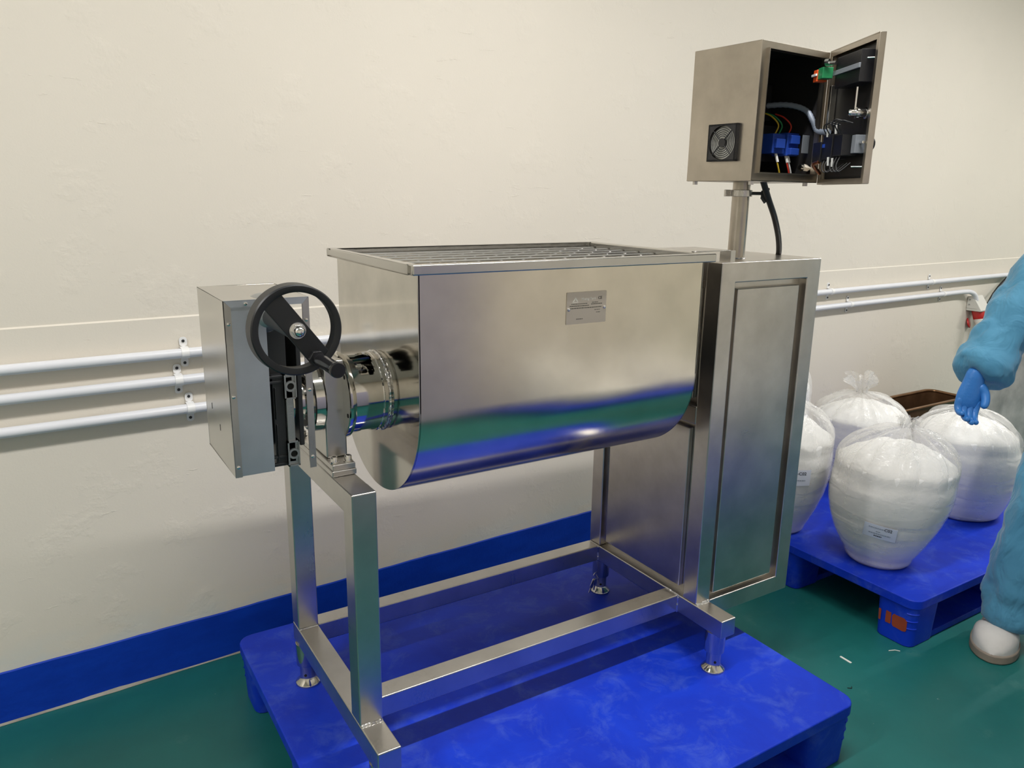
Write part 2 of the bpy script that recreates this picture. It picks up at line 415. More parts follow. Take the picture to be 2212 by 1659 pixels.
# ------------------------------------------------------------------ plastic pallets
def pallet(label, x0, x1, y0, y1, group):
    t = thing('plastic_pallet', label, 'pallet', ((x0 + x1) / 2, (y0 + y1) / 2, 0), 0, group)
    w_, l_ = (x1 - x0) / 2, (y1 - y0) / 2
    m = MB(); r = .04
    # deck plate with a rounded rim lip
    m.prism(rrect(-w_, w_, -l_, l_, r), Z0 - .032, Z0, 'z')
    m.build('deck', 'blue pallet plastic', t, bevel=.004, seg=2)
    fx, fy = .15, .135
    for ix in (-1, 0, 1):
        for iy in (-1, 0, 1):
            cx, cy = ix * (w_ - fx / 2 - .006), iy * (l_ - fy / 2 - .006)
            f = MB()
            a = rrect(cx - fx / 2, cx + fx / 2, cy - fy / 2, cy + fy / 2, .03)
            b = rrect(cx - fx / 2 + .006, cx + fx / 2 - .006, cy - fy / 2 + .006, cy + fy / 2 - .006, .028)
            n = len(a)
            f.add([(p[0], p[1], Z0 - .03) for p in a] + [(p[0], p[1], .0) for p in b],
                  [tuple(range(n)), tuple(range(2 * n - 1, n - 1, -1))] + [(i, (i + 1) % n, n + (i + 1) % n, n + i) for i in range(n)])
            fo = f.build('foot', 'blue pallet plastic', t, bevel=.004)
            if ix and iy:                          # three short ribs moulded on the outer corner
                for k in range(3):
                    ca = math.atan2(iy, ix); pts = []
                    ccx, ccy = cx + ix * (fx / 2 - .03), cy + iy * (fy / 2 - .03)
                    for q in range(7):
                        aa = ca + R(-38 + q * 76 / 6); rr = .0305 - .006 * (.06 + .035 * k) / .14
                        pts.append((ccx + rr * math.cos(aa), ccy + rr * math.sin(aa), Z0 - .052 - .026 * k))
                    MB().sweep(pts, .0032, 6).build('corner_rib', 'blue pallet plastic', fo)
    for iy in (-1, 0, 1):                          # skids joining the feet underneath
        cy = iy * (l_ - fy / 2 - .006)
        MB().box(-w_ + .02, w_ - .02, cy - fy / 2 + .012, cy + fy / 2 - .012, 0.0, .022).build('skid', 'blue pallet plastic', t, bevel=.003)
    return t
pallet('blue plastic pallet under the steel mixing machine', -.0885, 1.1751, -.3396, .7343, 'blue pallets')
pal2 = pallet('blue plastic pallet with orange paint mark, loaded with flour bags', 1.765, 3.0, -.138, .88, 'blue pallets')
pallet('added blue plastic pallet with flour bags, unseen on the camera side, reflected in the steel', 1.32, 2.50, -1.88, -.92, 'blue pallets')  # unseen pallet added to give the steel its blue reflections
# faded orange stencil on the near foot
m = MB()
px = -(3.0 - 1.765) / 2 + .0062; cy0 = -(1.018) / 2
def blot(y0, y1, z0, z1, seed):
    rn = random.Random(seed); n = 18; pts = []
    for p in rrect(y0, y1, z0, z1, min(y1 - y0, z1 - z0) * .25, 4): pts.append((p[0] + rn.uniform(-.001, .001), p[1] + rn.uniform(-.0015, .0015)))
    k = len(pts); vs_ = []
    for p in pts:
        vs_.append((px - .0012 + .006 * (1 - p[1] / (Z0 - .03)), p[0], p[1]))
    m.add(vs_, [tuple(range(k))])
blot(cy0 + .028, cy0 + .078, .052, .098, 1); blot(cy0 + .082, cy0 + .100, .055, .098, 2); blot(cy0 + .116, cy0 + .124, .055, .094, 3)
o = m.build('paint_mark', 'orange paint', pal2); o['label'] = 'faded orange paint mark'

# ------------------------------------------------------------------ the mixing machine
T = .05; H = .6665; ZA = .1653; XR = .9372; YB = .4158
XC, XD, CY0, CY1, HC = .94, 1.306, .004, .4662, 1.0684
HX0, HX1, Q0, Q1, RZ, RT, FL = .1189, .8824, -.0299, .4415, 1.0939, .0194, .0196
BX0, BX1, BY0, BY1 = HX0 + FL, .861, Q0 + FL, Q1 - FL
YC, ZC = .2058, .809; RAD = (BY1 - BY0) / 2
mix_ = thing('ribbon_mixer', 'stainless steel trough mixer with black handwheel and open control box', 'mixer', (0, 0, Z0))
def P(name, mb, mat, parent=None, **kw): return mb.build(name, mat, mix_ if parent is None else parent, **kw)
ST = 'brushed steel'
# frame of square tube
P('leg', MB().box(0, T, 0, T, ZA, H), ST, bevel=.003)
P('leg', MB().box(0, T, YB, YB + T, ZA, H), ST, bevel=.003)
P('top_beam', MB().box(.0003, T - .0003, T - .006, YB + .006, H - T, H - .0003), ST, bevel=.003)
P('foot_beam', MB().box(0, T, -.0932, YB + T, ZA - T, ZA), ST, bevel=.003)
P('foot_beam', MB().box(XR, XR + T, -.0932, YB + T, ZA - T, ZA), ST, bevel=.003)
P('side_rail', MB().box(T, XR, .0672, .0672 + T, ZA - T, ZA), ST, bevel=.003)
P('side_rail', MB().box(T, XR, .418, .418 + T - .002, ZA - T, ZA), ST, bevel=.003)
def weld(pts, r=.0028, seed=0):
    rn = random.Random(seed); q = spline(pts, 10); rad = [r * rn.uniform(.7, 1.35) for _ in q]
    return P('weld_bead', MB().sweep(q, rad, 7), 'weld steel')
weld([(0.002, -.001, ZA), (T / 2, -.001, ZA + .001), (T - .002, -.001, ZA)], .003, 1)
weld([(0.002, YB - .001, ZA), (T - .002, YB - .001, ZA)], .0025, 2)
weld([(T + .001, .0672, ZA + .0005), (T + .001, .117, ZA + .0005)], .002, 3)
weld([(XR - .001, .0672, ZA + .0008), (XR - .001, .117, ZA + .0008)], .0025, 4)
weld([(XR - .001, .0675, ZA - T), (XR - .001, .0665, ZA)], .002, 5)
weld([(XC, CY0 - .001, ZA + .0005), (XC + T, CY0 - .001, ZA + .0005)], .003, 6)
weld([(XR - .001, .418, ZA), (XR - .001, .417, ZA - T)], .0022, 7)
# levelling feet
for (fx, fy) in ((T / 2, -.052), (T / 2 - .002, .438), (XR + T / 2, -.052), (XR + T / 2, .432)):
    f = P('levelling_foot', MB().lathe([(.0, .115), (.0265, .1155), (.0265, .062), (.0258, .056), (.0200, .053)], (fx, fy, 0), n=32), 'polished steel')
    MB().lathe([(.0190, .058), (.0190, .018), (.0205, .014)], (fx, fy, 0), n=28).build('stem', 'polished steel', f)
    MB().lathe([(.019, .020), (.0205, .0155), (.030, .0062), (.0315, .004), (.031, .0), (.0, .0)], (fx, fy, 0), n=36).build('base_disc', 'polished steel', f, smooth=50)
    MB().cyl((fx - .0197 * .55, fy - .0197 * .82, .030), (fx - .0197 * .56, fy - .0197 * .84, .030), .0036, n=12).build('pin_hole', 'dark hole', f)
# bearing pedestal on the top beam
P('mounting_pad', MB().box(.001, .0515, .108, .36, H, H + .012), ST, bevel=.002)
bp = P('base_plate', MB().box(.003, .0505, .111, .352, H + .012, H + .024), ST, bevel=.0015)
for (bx, by) in ((.0125, .128), (.0405, .126), (.0125, .335), (.0405, .335)):
    b_ = MB().lathe([(.0072, 0), (.0072, .0105), (.0062, .012), (.004, .012), (.004, .006), (.0, .006)], (bx, by, H + .0245), n=20).build('socket_bolt', 'bright screw', bp)
    MB().lathe([(.0095, 0), (.0095, .0014)], (bx, by, H + .0242), n=20).build('washer', 'bright screw', bp)
P('bearing_pedestal', MB().box(.007, .051, .157, .2546, H + .024, .893), ST, bevel=.004, seg=3)
P('bearing_flange', MB().lathe([(.03, .046), (.088, .046), (.0905, .048), (.0905, .058), (.089, .0605), (.03, .0605)], (0, YC, ZC), 'x', 72), 'polished steel')
fl2 = P('bearing_flange', MB().lathe([(.02, -.024), (.056, -.024), (.058, -.022), (.058, -.016), (.066, -.016), (.0685, -.014), (.0685, .004), (.066, .0075), (.02, .0075)], (0, YC, ZC), 'x', 64), 'polished steel')
for k in range(6):
    a = R(20 + 60 * k)
    MB().cyl((.0455, YC + .078 * math.cos(a), ZC + .078 * math.sin(a)), (.0462, YC + .078 * math.cos(a), ZC + .078 * math.sin(a)), .0045, n=14).build('bolt_hole', 'dark hole', fl2)
# hollow neck between bearing and trough, with slots to reach the packing gland
m = MB(); nA, nX = 96, 28; RN = .083; xs_ = [.0605 + (BX0 - .0605) * i / nX for i in range(nX + 1)]
for i in range(nX + 1):
    for k in range(nA):
        a = 2 * math.pi * k / nA; m.v.append((xs_[i], YC - RN * math.cos(a), ZC + RN * math.sin(a)))
for i in range(nX):
    for k in range(nA):
        a = math.degrees(2 * math.pi * (k + .5) / nA); x = (xs_[i] + xs_[i + 1]) / 2; hit = False
        for ac in (78, 262):
            dd = (a - ac + 180) % 360 - 180
            if abs((x - .094) / .021) ** 3 + abs(dd / 42) ** 3 < 1: hit = True
        if not hit: m.f.append((i * nA + k, i * nA + (k + 1) % nA, (i + 1) * nA + (k + 1) % nA, (i + 1) * nA + k))
nk = P('neck_tube', m, 'polished steel', smooth=60, solid=.005)
MB().sweep([(BX0 - .004, YC - (RN + .001) * math.cos(a), ZC + (RN + .001) * math.sin(a)) for a in [2 * math.pi * k / 72 for k in range(72)]], [.0030 + .0007 * noise.noise((k * .8, 0, 0)) for k in range(72)], 8, closed=True).build('weld_bead', 'weld steel', nk)
MB().sweep([(BX0 - .017, YC - RN * math.cos(a), ZC + RN * math.sin(a)) for a in [2 * math.pi * k / 72 for k in range(72)]], .0022, 6, closed=True).build('tube_lip', 'polished steel', nk)
gl = P('packing_gland', MB().lathe([(.034, .105), (.062, .105), (.062, .116), (.034, .116)], (0, YC, ZC), 'x', 48, closed=True).lathe([(.034, .082), (.046, .082), (.046, .105), (.034, .105)], (0, YC, ZC), 'x', 48, closed=True), 'polished steel')
for k in range(4):
    a = R(35 + 55 * k); y_, z_ = YC - .055 * math.cos(a), ZC + .055 * math.sin(a)
    MB().cyl((.078, y_, z_), (BX0, y_, z_), .004, n=10).cyl((.094, y_, z_), (.103, y_, z_), .0075, n=6).build('gland_bolt', 'bright screw', gl)
P('drive_shaft', MB().cyl((-.115, YC, ZC), (.90, YC, ZC), .033, n=40), 'polished steel')
# trough
prof = [(BY0, RZ - RT)] + [(YC - RAD * math.cos(a), ZC - RAD * math.sin(a)) for a in [math.pi * i / 64 for i in range(65)]] + [(BY1, RZ - RT)]
m = MB(); nx = 12
for i in range(nx + 1):
    for p in prof: m.v.append((BX0 + (BX1 - BX0) * i / nx, p[0], p[1]))
n = len(prof)
for i in range(nx):
    for k in range(n - 1): m.f.append((i * n + k, (i + 1) * n + k, (i + 1) * n + k + 1, i * n + k + 1))
P('trough_shell', m, 'rolled hopper sheet', smooth=60, solid=.003)
for xa, xb in ((BX0 - .0015, BX0 + .003), (BX1 - .003, BX1 + .0015)):
    P('end_plate', MB().prism(prof, xa, xb, 'x'), 'end plate sheet', bevel=.0008)
m = MB()
m.box(HX0, HX1, Q0, Q0 + FL, RZ - RT, RZ); m.box(HX0, HX1, Q1 - FL, Q1, RZ - RT, RZ)
m.box(HX0, HX0 + FL, Q0 + FL, Q1 - FL, RZ - RT, RZ); m.box(HX1 - .0214, HX1, Q0 + FL, Q1 - FL, RZ - RT, RZ)
P('trough_rim', m, 'hood sheet', bevel=.003, seg=3)
gr = P('safety_grille', MB().box(BX0 + .003, BX1 - .003, BY0 + .003, BY0 + .006, 1.066, 1.078).box(BX0 + .003, BX1 - .003, BY1 - .006, BY1 - .003, 1.066, 1.078), 'polished steel')
rodx = MB().cyl((BX0 + .004, 0, 0), (BX1 - .004, 0, 0), .0036, n=10).build('grille_bar', 'rod steel', gr)
ys_ = [.04 + .06 * i for i in range(7)]
rodx.location = (0, ys_[0], 1.0795)
for y_ in ys_[1:]: part('grille_bar', rodx.data, None, gr, (0, y_, 1.0795))
rody = MB().cyl((0, BY0 + .004, 0), (0, BY1 - .004, 0), .003, n=10).build('grille_bar', 'rod steel', gr)
rody.location = (.19, 0, 1.0735)
for i in range(1, 12): part('grille_bar', rody.data, None, gr, (.19 + .0575 * i, 0, 1.0735))
# ribbon agitator inside the trough
m = MB(); turns = 2.5; k = 90
for i in range(k + 1):
    a = turns * 2 * math.pi * i / k; x = BX0 + .03 + (BX1 - BX0 - .06) * i / k
    for r_ in (.165, .205):
        m.v.append((x, YC + r_ * math.cos(a), ZC + r_ * math.sin(a)))
m.f = [(2 * i, 2 * i + 1, 2 * i + 3, 2 * i + 2) for i in range(k)]
for i in range(6):
    a = turns * 2 * math.pi * i / 5; x = BX0 + .03 + (BX1 - BX0 - .06) * i / 5
    m.cyl((x, YC, ZC), (x, YC + .19 * math.cos(a), ZC + .19 * math.sin(a)), .01, n=10)
P('ribbon_blade', m, 'brushed steel', smooth=60)
# nameplate
yp = BY0 - .0012
npl = P('nameplate', MB().prism(rrect(.474, .5785, .956, 1.0235, .002, 3), yp, BY0, 'y'), 'plate metal')
MX = lambda x, z, y=None: Matrix.Translation((x, (yp - .0002) if y is None else y, z)) @ Matrix.Rotation(R(90), 4, 'X')
for sx, sz in ((.4795, .988), (.5735, .9885)):
    MB().lathe([(.0038, 0), (.0035, -.0015), (.0015, -.0022), (0, -.0022)], (sx, yp, sz), 'y', 14).build('rivet', 'bright screw', npl)
MB().prism([(.490, 1.0035), (.4965, 1.0135), (.503, 1.0035), (.5005, 1.0035), (.4965, 1.009), (.4925, 1.0035)], yp - .0003, yp, 'y').box(.489, .504, yp - .0003, yp, 1.0012, 1.0022).build('emblem', 'plate light ink', npl)
text_mesh('lettering', 'Mixing Tank', .0078, 'plate light ink', npl, MX(.531, 1.008))
text_mesh('lettering', 'CE', .0085, 'plate ink', npl, MX(.5615, 1.0085), bold=True)
m = MB(); rn = random.Random(5)
def dashes(m, x0, x1, z, h, y, seed):
    rn = random.Random(seed); x = x0
    while x < x1:
        l = rn.uniform(.0025, .006); e = min(x + l, x1); m.box(x, e, y - .0002, y, z - h / 2, z + h / 2); x = e + .0009
dashes(m, .486, .528, .9985, .0014, yp, 1); dashes(m, .540, .557, 1.0000, .0014, yp, 2)
dashes(m, .482, .532, .9942, .0018, yp, 3); dashes(m, .538, .567, .9965, .0018, yp, 4)
dashes(m, .482, .566, .9895, .0018, yp, 5); dashes(m, .547, .562, .9840, .0012, yp, 6); dashes(m, .500, .517, .9665, .0016, yp, 7)
dashes(m, .552, .563, .9785, .0012, yp, 8)
m.build('small_print', 'plate ink', npl)

# gear hood at the left end
HL, HR, HF, HB, HZ0, HZ1 = -.1885, -.0385, .08, .312, .7105, 1.034
th_ = .0018
m = MB()
m.box(HL, HL + th_, HF, HB, HZ0, HZ1); m.box(HL, HR, HF, HB, HZ1 - th_, HZ1); m.box(HL, HR, HB - th_, HB, HZ0, HZ1)
hd = P('gear_hood', m, 'hood sheet', bevel=.0008)
fw = .0125
MB().add([(HL, HF, HZ0), (HL + fw, HF, HZ0), (HL + fw, HF, HZ1 - fw), (HL, HF, HZ1), (HL, HF + .0016, HZ0), (HL + fw, HF + .0016, HZ0), (HL + fw, HF + .0016, HZ1 - fw), (HL, HF + .0016, HZ1)],
         [(0, 1, 2, 3), (7, 6, 5, 4), (0, 4, 5, 1), (1, 5, 6, 2), (2, 6, 7, 3), (3, 7, 4, 0)]).build('hood_flange', 'brushed steel', hd)
MB().add([(HR, HF, HZ0 - .004), (HR - fw, HF, HZ0 - .004), (HR - fw, HF, HZ1 - fw), (HR, HF, HZ1), (HR, HF + .003, HZ0 - .004), (HR - fw, HF + .003, HZ0 - .004), (HR - fw, HF + .003, HZ1 - fw), (HR, HF + .003, HZ1)],
         [(0, 1, 2, 3), (7, 6, 5, 4), (0, 4, 5, 1), (1, 5, 6, 2), (2, 6, 7, 3), (3, 7, 4, 0)]).build('hood_flange', 'brushed steel', hd)
MB().add([(HL + .0006, HF, HZ1), (HR - .0006, HF, HZ1), (HR - fw, HF, HZ1 - fw), (HL + fw, HF, HZ1 - fw), (HL + .0006, HF + .0016, HZ1), (HR - .0006, HF + .0016, HZ1), (HR - fw, HF + .0016, HZ1 - fw), (HL + fw, HF + .0016, HZ1 - fw)],
         [(0, 1, 2, 3), (7, 6, 5, 4), (0, 4, 5, 1), (1, 5, 6, 2), (2, 6, 7, 3), (3, 7, 4, 0)]).build('hood_flange', 'galvanised sheet', hd)
MB().box(HL + .006, -.117, HF + .002, HF + .0035, HZ0 + .001, HZ1 - .004).build('cover_panel', 'galvanised sheet', hd)
for sx, sz in ((-.1506, 1.0275), (-.1815, .9933), (-.1822, .8627), (-.1825, .7303), (-.0450, .9918), (-.0452, .8602), (-.0455, .7288)):
    MB().lathe([(.0034, 0), (.0032, -.0016), (.0016, -.0024), (0, -.0024)], (sx, HF, sz), 'y', 14).build('screw', 'bright screw', hd)
MB().box(HL - .0004, HL, .252, .2535, .80, .812).box(HL - .0004, HL, .186, .1875, .7725, .785).build('slot', 'dark hole', hd)
# worm gearbox in the hood
gb = P('worm_gearbox', MB().box(-.165, -.070, .135, .275, .745, .99).lathe([(.0, -.165), (.058, -.165), (.06, -.16), (.06, -.062), (.056, -.058), (.0, -.058)], (0, YC, ZC), 'x', 40), 'dark casting', bevel=.006)
m = MB()                                            # ribbed front foot with two bolt lugs
m.box(-.104, -.082, .118, .140, .7085, .8845)
m.box(-.101, -.0985, .1145, .119, .716, .79).box(-.101, -.0985, .1145, .119, .80, .862)
m.box(-.118, -.080, .116, .124, .706, .712).box(-.118, -.080, .116, .124, .722, .727).box(-.118, -.080, .116, .124, .869, .874).box(-.118, -.080, .116, .124, .879, .884)
m.build('ribbed_foot', 'dark casting', gb, bevel=.001)
MB().box(-.0815, -.0665, .112, .150, .712, .882).build('foot_bar', 'cast aluminium', gb, bevel=.002)
for zc_ in (.730, .863):
    lug = MB()
    lug.box(-.0835, -.0610, .1085, .130, zc_ - .025, zc_ - .0222).box(-.0835, -.0610, .1085, .130, zc_ + .0222, zc_ + .025)
    lug.box(-.0835, -.0810, .1085, .130, zc_ - .025, zc_ + .025).box(-.0635, -.0610, .1085, .130, zc_ - .025, zc_ + .025)
    lug.box(-.0835, -.0610, .112, .130, zc_ - .025, zc_ + .025)
    lug.lathe([(.0065, .1075), (.0105, .1075), (.0105, .116), (.0065, .116)], (-.07225, 0, zc_), 'y', 24, closed=True)
    lo_ = lug.build('bolt_lug', 'cast aluminium', gb)
    MB().cyl((-.07225, .1118, zc_), (-.07225, .1112, zc_), .0066, n=20).build('lug_hole', 'dark hole', gb)
MB().lathe([(.036, .13), (.036, .115), (.033, .105), (.024, .085), (.016, .075), (.014, .03), (.0, .03)], (-.111, 0, 1.003), 'y', 36).build('worm_boss', 'cast aluminium', gb)
for k in range(3):
    a = R(-60 + 70 * k)
    MB().cyl((-.111 + .030 * math.sin(a), .113, 1.003 - .030 * math.cos(a)), (-.111 + .030 * math.sin(a), .106, 1.003 - .030 * math.cos(a)), .0042, n=6).build('hex_bolt', 'bright screw', gb)
MB().lathe([(.033, -.060), (.052, -.060), (.053, -.058), (.053, -.048), (.045, -.046), (.045, -.030), (.033, -.030)], (0, YC, ZC), 'x', 48, closed=True).build('hub_collar', 'polished steel', gb)
P('bearing_plate', MB().box(-.052, -.0425, .135, .28, .735, .985), 'dark casting', bevel=.002)
# handwheel on the worm shaft
WX, WZ, WF = -.111, 1.003, -.09
hw = P('handwheel_rim', MB().lathe([(.0615, WF + .001), (.064, WF), (.0715, WF), (.0735, WF + .0025), (.0745, WF + .028), (.0725, WF + .031), (.066, WF + .031), (.0635, WF + .028)], (WX, 0, WZ), 'y', 96, closed=True), 'handwheel black', smooth=28)
ang = R(-53)                                        # the flat spoke runs from upper left to lower right
def spoke_poly():
    out = []; hwid = .0175; L = .0645
    for s_ in (1, -1):
        for q in range(7):
            t_ = s_ * (-hwid + 2 * hwid * q / 6) * -1
            out.append((s_ * math.sqrt(L * L - t_ * t_), t_))
    c, s2 = math.cos(ang), math.sin(ang)
    return [(WX + p[0] * c - p[1] * s2, WZ + p[0] * s2 + p[1] * c) for p in out]
MB().prism(spoke_poly(), WF + .002, WF + .014, 'y').build('spoke', 'handwheel black', hw, bevel=.001)
MB().cyl((WX, WF + .014, WZ), (WX, .06, WZ), .017, n=28).build('hub', 'handwheel black', hw)
MB().cyl((WX, .105, WZ), (WX, -.088, WZ), .010, n=20).build('worm_shaft', 'bright screw', hw)
MB().lathe([(.0135, 0), (.0135, -.002)], (WX, WF + .002, WZ), 'y', 28).build('washer', 'bright screw', hw)
nut = MB().cyl((WX, WF, WZ), (WX, WF - .0075, WZ), .0115, n=6).lathe([(.0092, -.0072), (.0085, -.0115), (.006, -.0152), (.003, -.0166), (0, -.017)], (WX, WF, WZ), 'y', 24)
nut.build('cap_nut', 'bright screw', hw, bevel=.0008)
hx_, hz_ = -.0831, .956
MB().cyl((hx_, WF + .004, hz_), (hx_, WF - .008, hz_), .0135, n=6).build('handle_base', 'black plastic', hw, bevel=.001)
MB().lathe([(.0095, -.008), (.0085, -.014), (.0105, -.024), (.0115, -.05), (.0112, -.092), (.0125, -.096), (.0125, -.1035), (.0112, -.106), (0, -.1062)], (hx_, WF, hz_), 'y', 32).build('handle_grip', 'black gloss', hw, smooth=50)

# drive cabinet on the right
CS = 'cabinet sheet'
ZB = ZA - T
def cells(xs, zs, filled, y0, y1):
    """welded flat frame: grid cells extruded in y, outer faces only"""
    m = MB(); F = set(filled)
    for (i, k) in F:
        x0, x1, z0, z1 = xs[i], xs[i + 1], zs[k], zs[k + 1]
        m.add([(x0, y0, z0), (x1, y0, z0), (x1, y0, z1), (x0, y0, z1)], [(0, 1, 2, 3)])
        m.add([(x0, y1, z0), (x1, y1, z0), (x1, y1, z1), (x0, y1, z1)], [(3, 2, 1, 0)])
        for (di, dk, p, q) in ((-1, 0, (x0, z0), (x0, z1)), (1, 0, (x1, z0), (x1, z1)), (0, -1, (x0, z0), (x1, z0)), (0, 1, (x0, z1), (x1, z1))):
            if (i + di, k + dk) not in F:
                m.add([(p[0], y0, p[1]), (q[0], y0, q[1]), (q[0], y1, q[1]), (p[0], y1, p[1])], [(0, 1, 2, 3)])
    return m
P('front_frame', cells([XC, XC + T, XD - T, XD], [ZB, ZA, HC - T, HC], [(0, 1), (0, 2), (1, 2), (2, 2), (2, 1), (2, 0)], CY0, CY0 + T), CS, bevel=.003, seg=3)
P('cabinet_rail', MB().box(XC + T + .001, XD - T + .006, CY0 + .0003, CY0 + T, ZB + .0003, ZA), CS, bevel=.0025)
for (xa, ya, za_) in ((XC, CY1 - T, ZA), (XD - T, CY1 - T, ZB)):
    P('cabinet_post', MB().box(xa, xa + T, ya, ya + T, za_, HC), CS, bevel=.003)
P('cabinet_rail', MB().box(XC + T, XD, CY1 - T, CY1, ZB, ZB + T), CS, bevel=.003)
P('cabinet_rail', MB().box(XD - T, XD, CY0 + T, CY1 - T, ZB, ZB + T), CS, bevel=.003)
P('cabinet_rail', MB().box(XC, XC + T, CY0 + T, CY1 - T, .653, .700), CS, bevel=.003)
P('cabinet_rail', MB().box(XC + .0003, XC + T, CY0 + T - .006, CY1 - T + .006, HC - T, HC - .0004), CS, bevel=.003)
P('cabinet_rail', MB().box(XD - T, XD - .0003, CY0 + T - .006, CY1 - T + .006, HC - T, HC - .0004), CS, bevel=.003)
P('cabinet_rail', MB().box(XC + T - .006, XD - T + .006, CY1 - T, CY1 - .0003, HC - T, HC - .0004), CS, bevel=.003)
P('cabinet_top', MB().box(XC + .003, XD - .003, CY0 + .006, CY1 - .003, HC - .004, HC + .0002), CS)
P('cabinet_floor', MB().box(XC + T, XD - T, CY0 + T, CY1 - T, ZB + .01, ZB + .014), CS)
P('recess_plate', MB().box(XC + T, XD - T, CY0 + .024, CY0 + .026, ZB + T, HC - T), CS)
P('front_panel', MB().box(1.007, 1.236, CY0 + .006, CY0 + .0235, .1785, 1.0015), CS, bevel=.003, seg=3)
P('side_panel', MB().box(XC + .008, XC + .0215, .079, .399, .184, .636), CS, bevel=.0025)
P('side_panel', MB().box(XC + .008, XC + .0215, .079, .399, .716, 1.000), CS, bevel=.0025)
P('recess_plate', MB().box(XC + .022, XC + .024, CY0 + T, CY1 - T, ZA, HC - T), CS)
P('recess_plate', MB().box(XD - .010, XD - .008, CY0 + T, CY1 - T, ZB + T, HC - T), CS)
P('recess_plate', MB().box(XC + T, XD - T, CY1 - .012, CY1 - .010, ZB + T, HC - T), CS)
P('shaft_seal', MB().lathe([(.034, .861), (.062, .861), (.062, .940), (.034, .940)], (0, YC, ZC), 'x', 40, closed=True), 'dark casting')
# pole and clamp
PX, PY = 1.075, .088
po = P('pole', MB().cyl((PX, PY, HC), (PX, PY, 1.2567), .0215, n=40), 'box sheet')
MB().sweep([(PX + .0222 * math.cos(2 * math.pi * k / 40), PY + .0222 * math.sin(2 * math.pi * k / 40), HC + .001) for k in range(40)], .0025, 6, closed=True).build('weld_bead', 'weld steel', po)
cl = MB().lathe([(.0217, 1.222), (.0275, 1.222), (.0275, 1.238), (.0217, 1.238)], (PX, PY, 0), 'z', 36, closed=True)
cl.box(PX - .044, PX - .026, PY + .010, PY + .016, 1.222, 1.238)
co_ = P('pole_clamp', cl, 'brushed steel', bevel=.001)
MB().cyl((PX + .020, PY - .018, 1.230), (PX + .040, PY - .034, 1.230), .004, n=12).box(PX + .036, PX + .044, PY - .040, PY - .032, 1.217, 1.237).cyl((PX + .037, PY - .036, 1.238), (PX + .051, PY - .044, 1.241), .0045, .003, 10).cyl((PX + .037, PY - .034, 1.222), (PX + .045, PY - .042, 1.209), .0045, .006, 10).build('wing_screw', 'dark casting', co_)
P('latch_plate', MB().prism(rrect(.862, .986, .020, .036, .007), RZ, RZ + .002, 'z').box(.976, .992, .014, .05, HC, RZ + .001), 'brushed steel', bevel=.0008)
P('power_cable', MB().sweep(spline([(1.288, .132, HC - .01), (1.284, .126, HC + .012), (1.2318, .09, 1.1217), (1.1743, .06, 1.1709), (1.1216, .04, 1.2169), (1.083, .03, 1.262)], 12), .0075, 14), 'black rubber')

# control box (its own frame: u across the front, v into the depth)
BW, BD, BH = .2523, .1915, .297
cb = P('control_box', MB().box(0, .0018, 0, BD, 0, BH).box(BW - .0018, BW, 0, BD, 0, BH).box(0.0018, BW - .0018, BD - .0018, BD, 0, BH).box(.0018, BW - .0018, 0, BD - .0018, BH - .0018, BH).box(.0018, BW - .0018, 0, BD - .0018, 0, .0018), 'box sheet', bevel=.0008)
cb.location = (.9457, -.0531, 1.2567); cb.rotation_euler = (0, 0, .0576)
def B(name, mb, mat, **kw): return mb.build(name, mat, cb, **kw)
B('front_frame', MB().box(.0019, .022, -.0005, .0012, .002, BH - .002).box(.238, BW - .0019, -.0005, .0012, .002, BH - .002).box(.022, .238, -.0005, .0012, BH - .016, BH - .002).box(.022, .238, -.0005, .0012, .002, .020)
  .box(.020, .022, -.007, .012, .018, BH - .014).box(.238, .240, -.002, .012, .018, BH - .014).box(.022, .238, -.007, .012, BH - .016, BH - .014).box(.022, .238, -.007, .012, .018, .020), 'box sheet')
B('inner_sheet', MB().box(.0019, .0026, .002, BD - .002, .002, BH - .002).box(BW - .0026, BW - .0019, .002, BD - .002, .002, BH - .002).box(.0027, BW - .0027, BD - .0027, BD - .002, .002, BH - .002).box(.0027, BW - .0027, .002, BD - .003, BH - .0027, BH - .002).box(.0027, BW - .0027, .002, BD - .003, .002, .0027), 'dark box inside')  # thin dark sheets cover the inside walls
B('mounting_plate', MB().box(.02, BW - .02, BD - .014, BD - .012, .02, BH - .02), 'dark box inside')
for fx, fy in ((.018, .006), (.018, BD - .018), (BW - .03, .006), (BW - .03, BD - .018)):
    B('box_foot', MB().cyl((fx, fy + .006, 0), (fx, fy + .006, -.008), .0065, n=6), 'brushed steel')
# fan guard on the left side
fan = MB(); FY, FZ, FS = .083, .0855, .0415
fan.box(-.010, .0, FY - FS, FY + FS, FZ - FS, FZ - FS + .004).box(-.010, .0, FY - FS, FY + FS, FZ + FS - .004, FZ + FS).box(-.010, 0, FY - FS, FY - FS + .004, FZ - FS, FZ + FS).box(-.010, 0, FY + FS - .004, FY + FS, FZ - FS, FZ + FS)
nq = 48; vs_ = []; fs_ = []
for k in range(nq):                                # plate with a round opening
    a = 2 * math.pi * k / nq; c, s_ = math.cos(a), math.sin(a); q = FS / max(abs(c), abs(s_)) * .999
    vs_ += [(-.010, FY + .0375 * c, FZ + .0375 * s_), (-.010, FY + q * c, FZ + q * s_)]
for k in range(nq): fs_.append((2 * k, 2 * k + 1, (2 * k + 3) % (2 * nq), (2 * k + 2) % (2 * nq)))
fan.add(vs_, fs_)
fg = B('fan_guard', fan, 'black plastic')
B('fan_core', MB().lathe([(.0, -.0098), (.010, -.0098), (.010, -.004)], (0, FY, FZ), 'x', 28), 'black plastic')
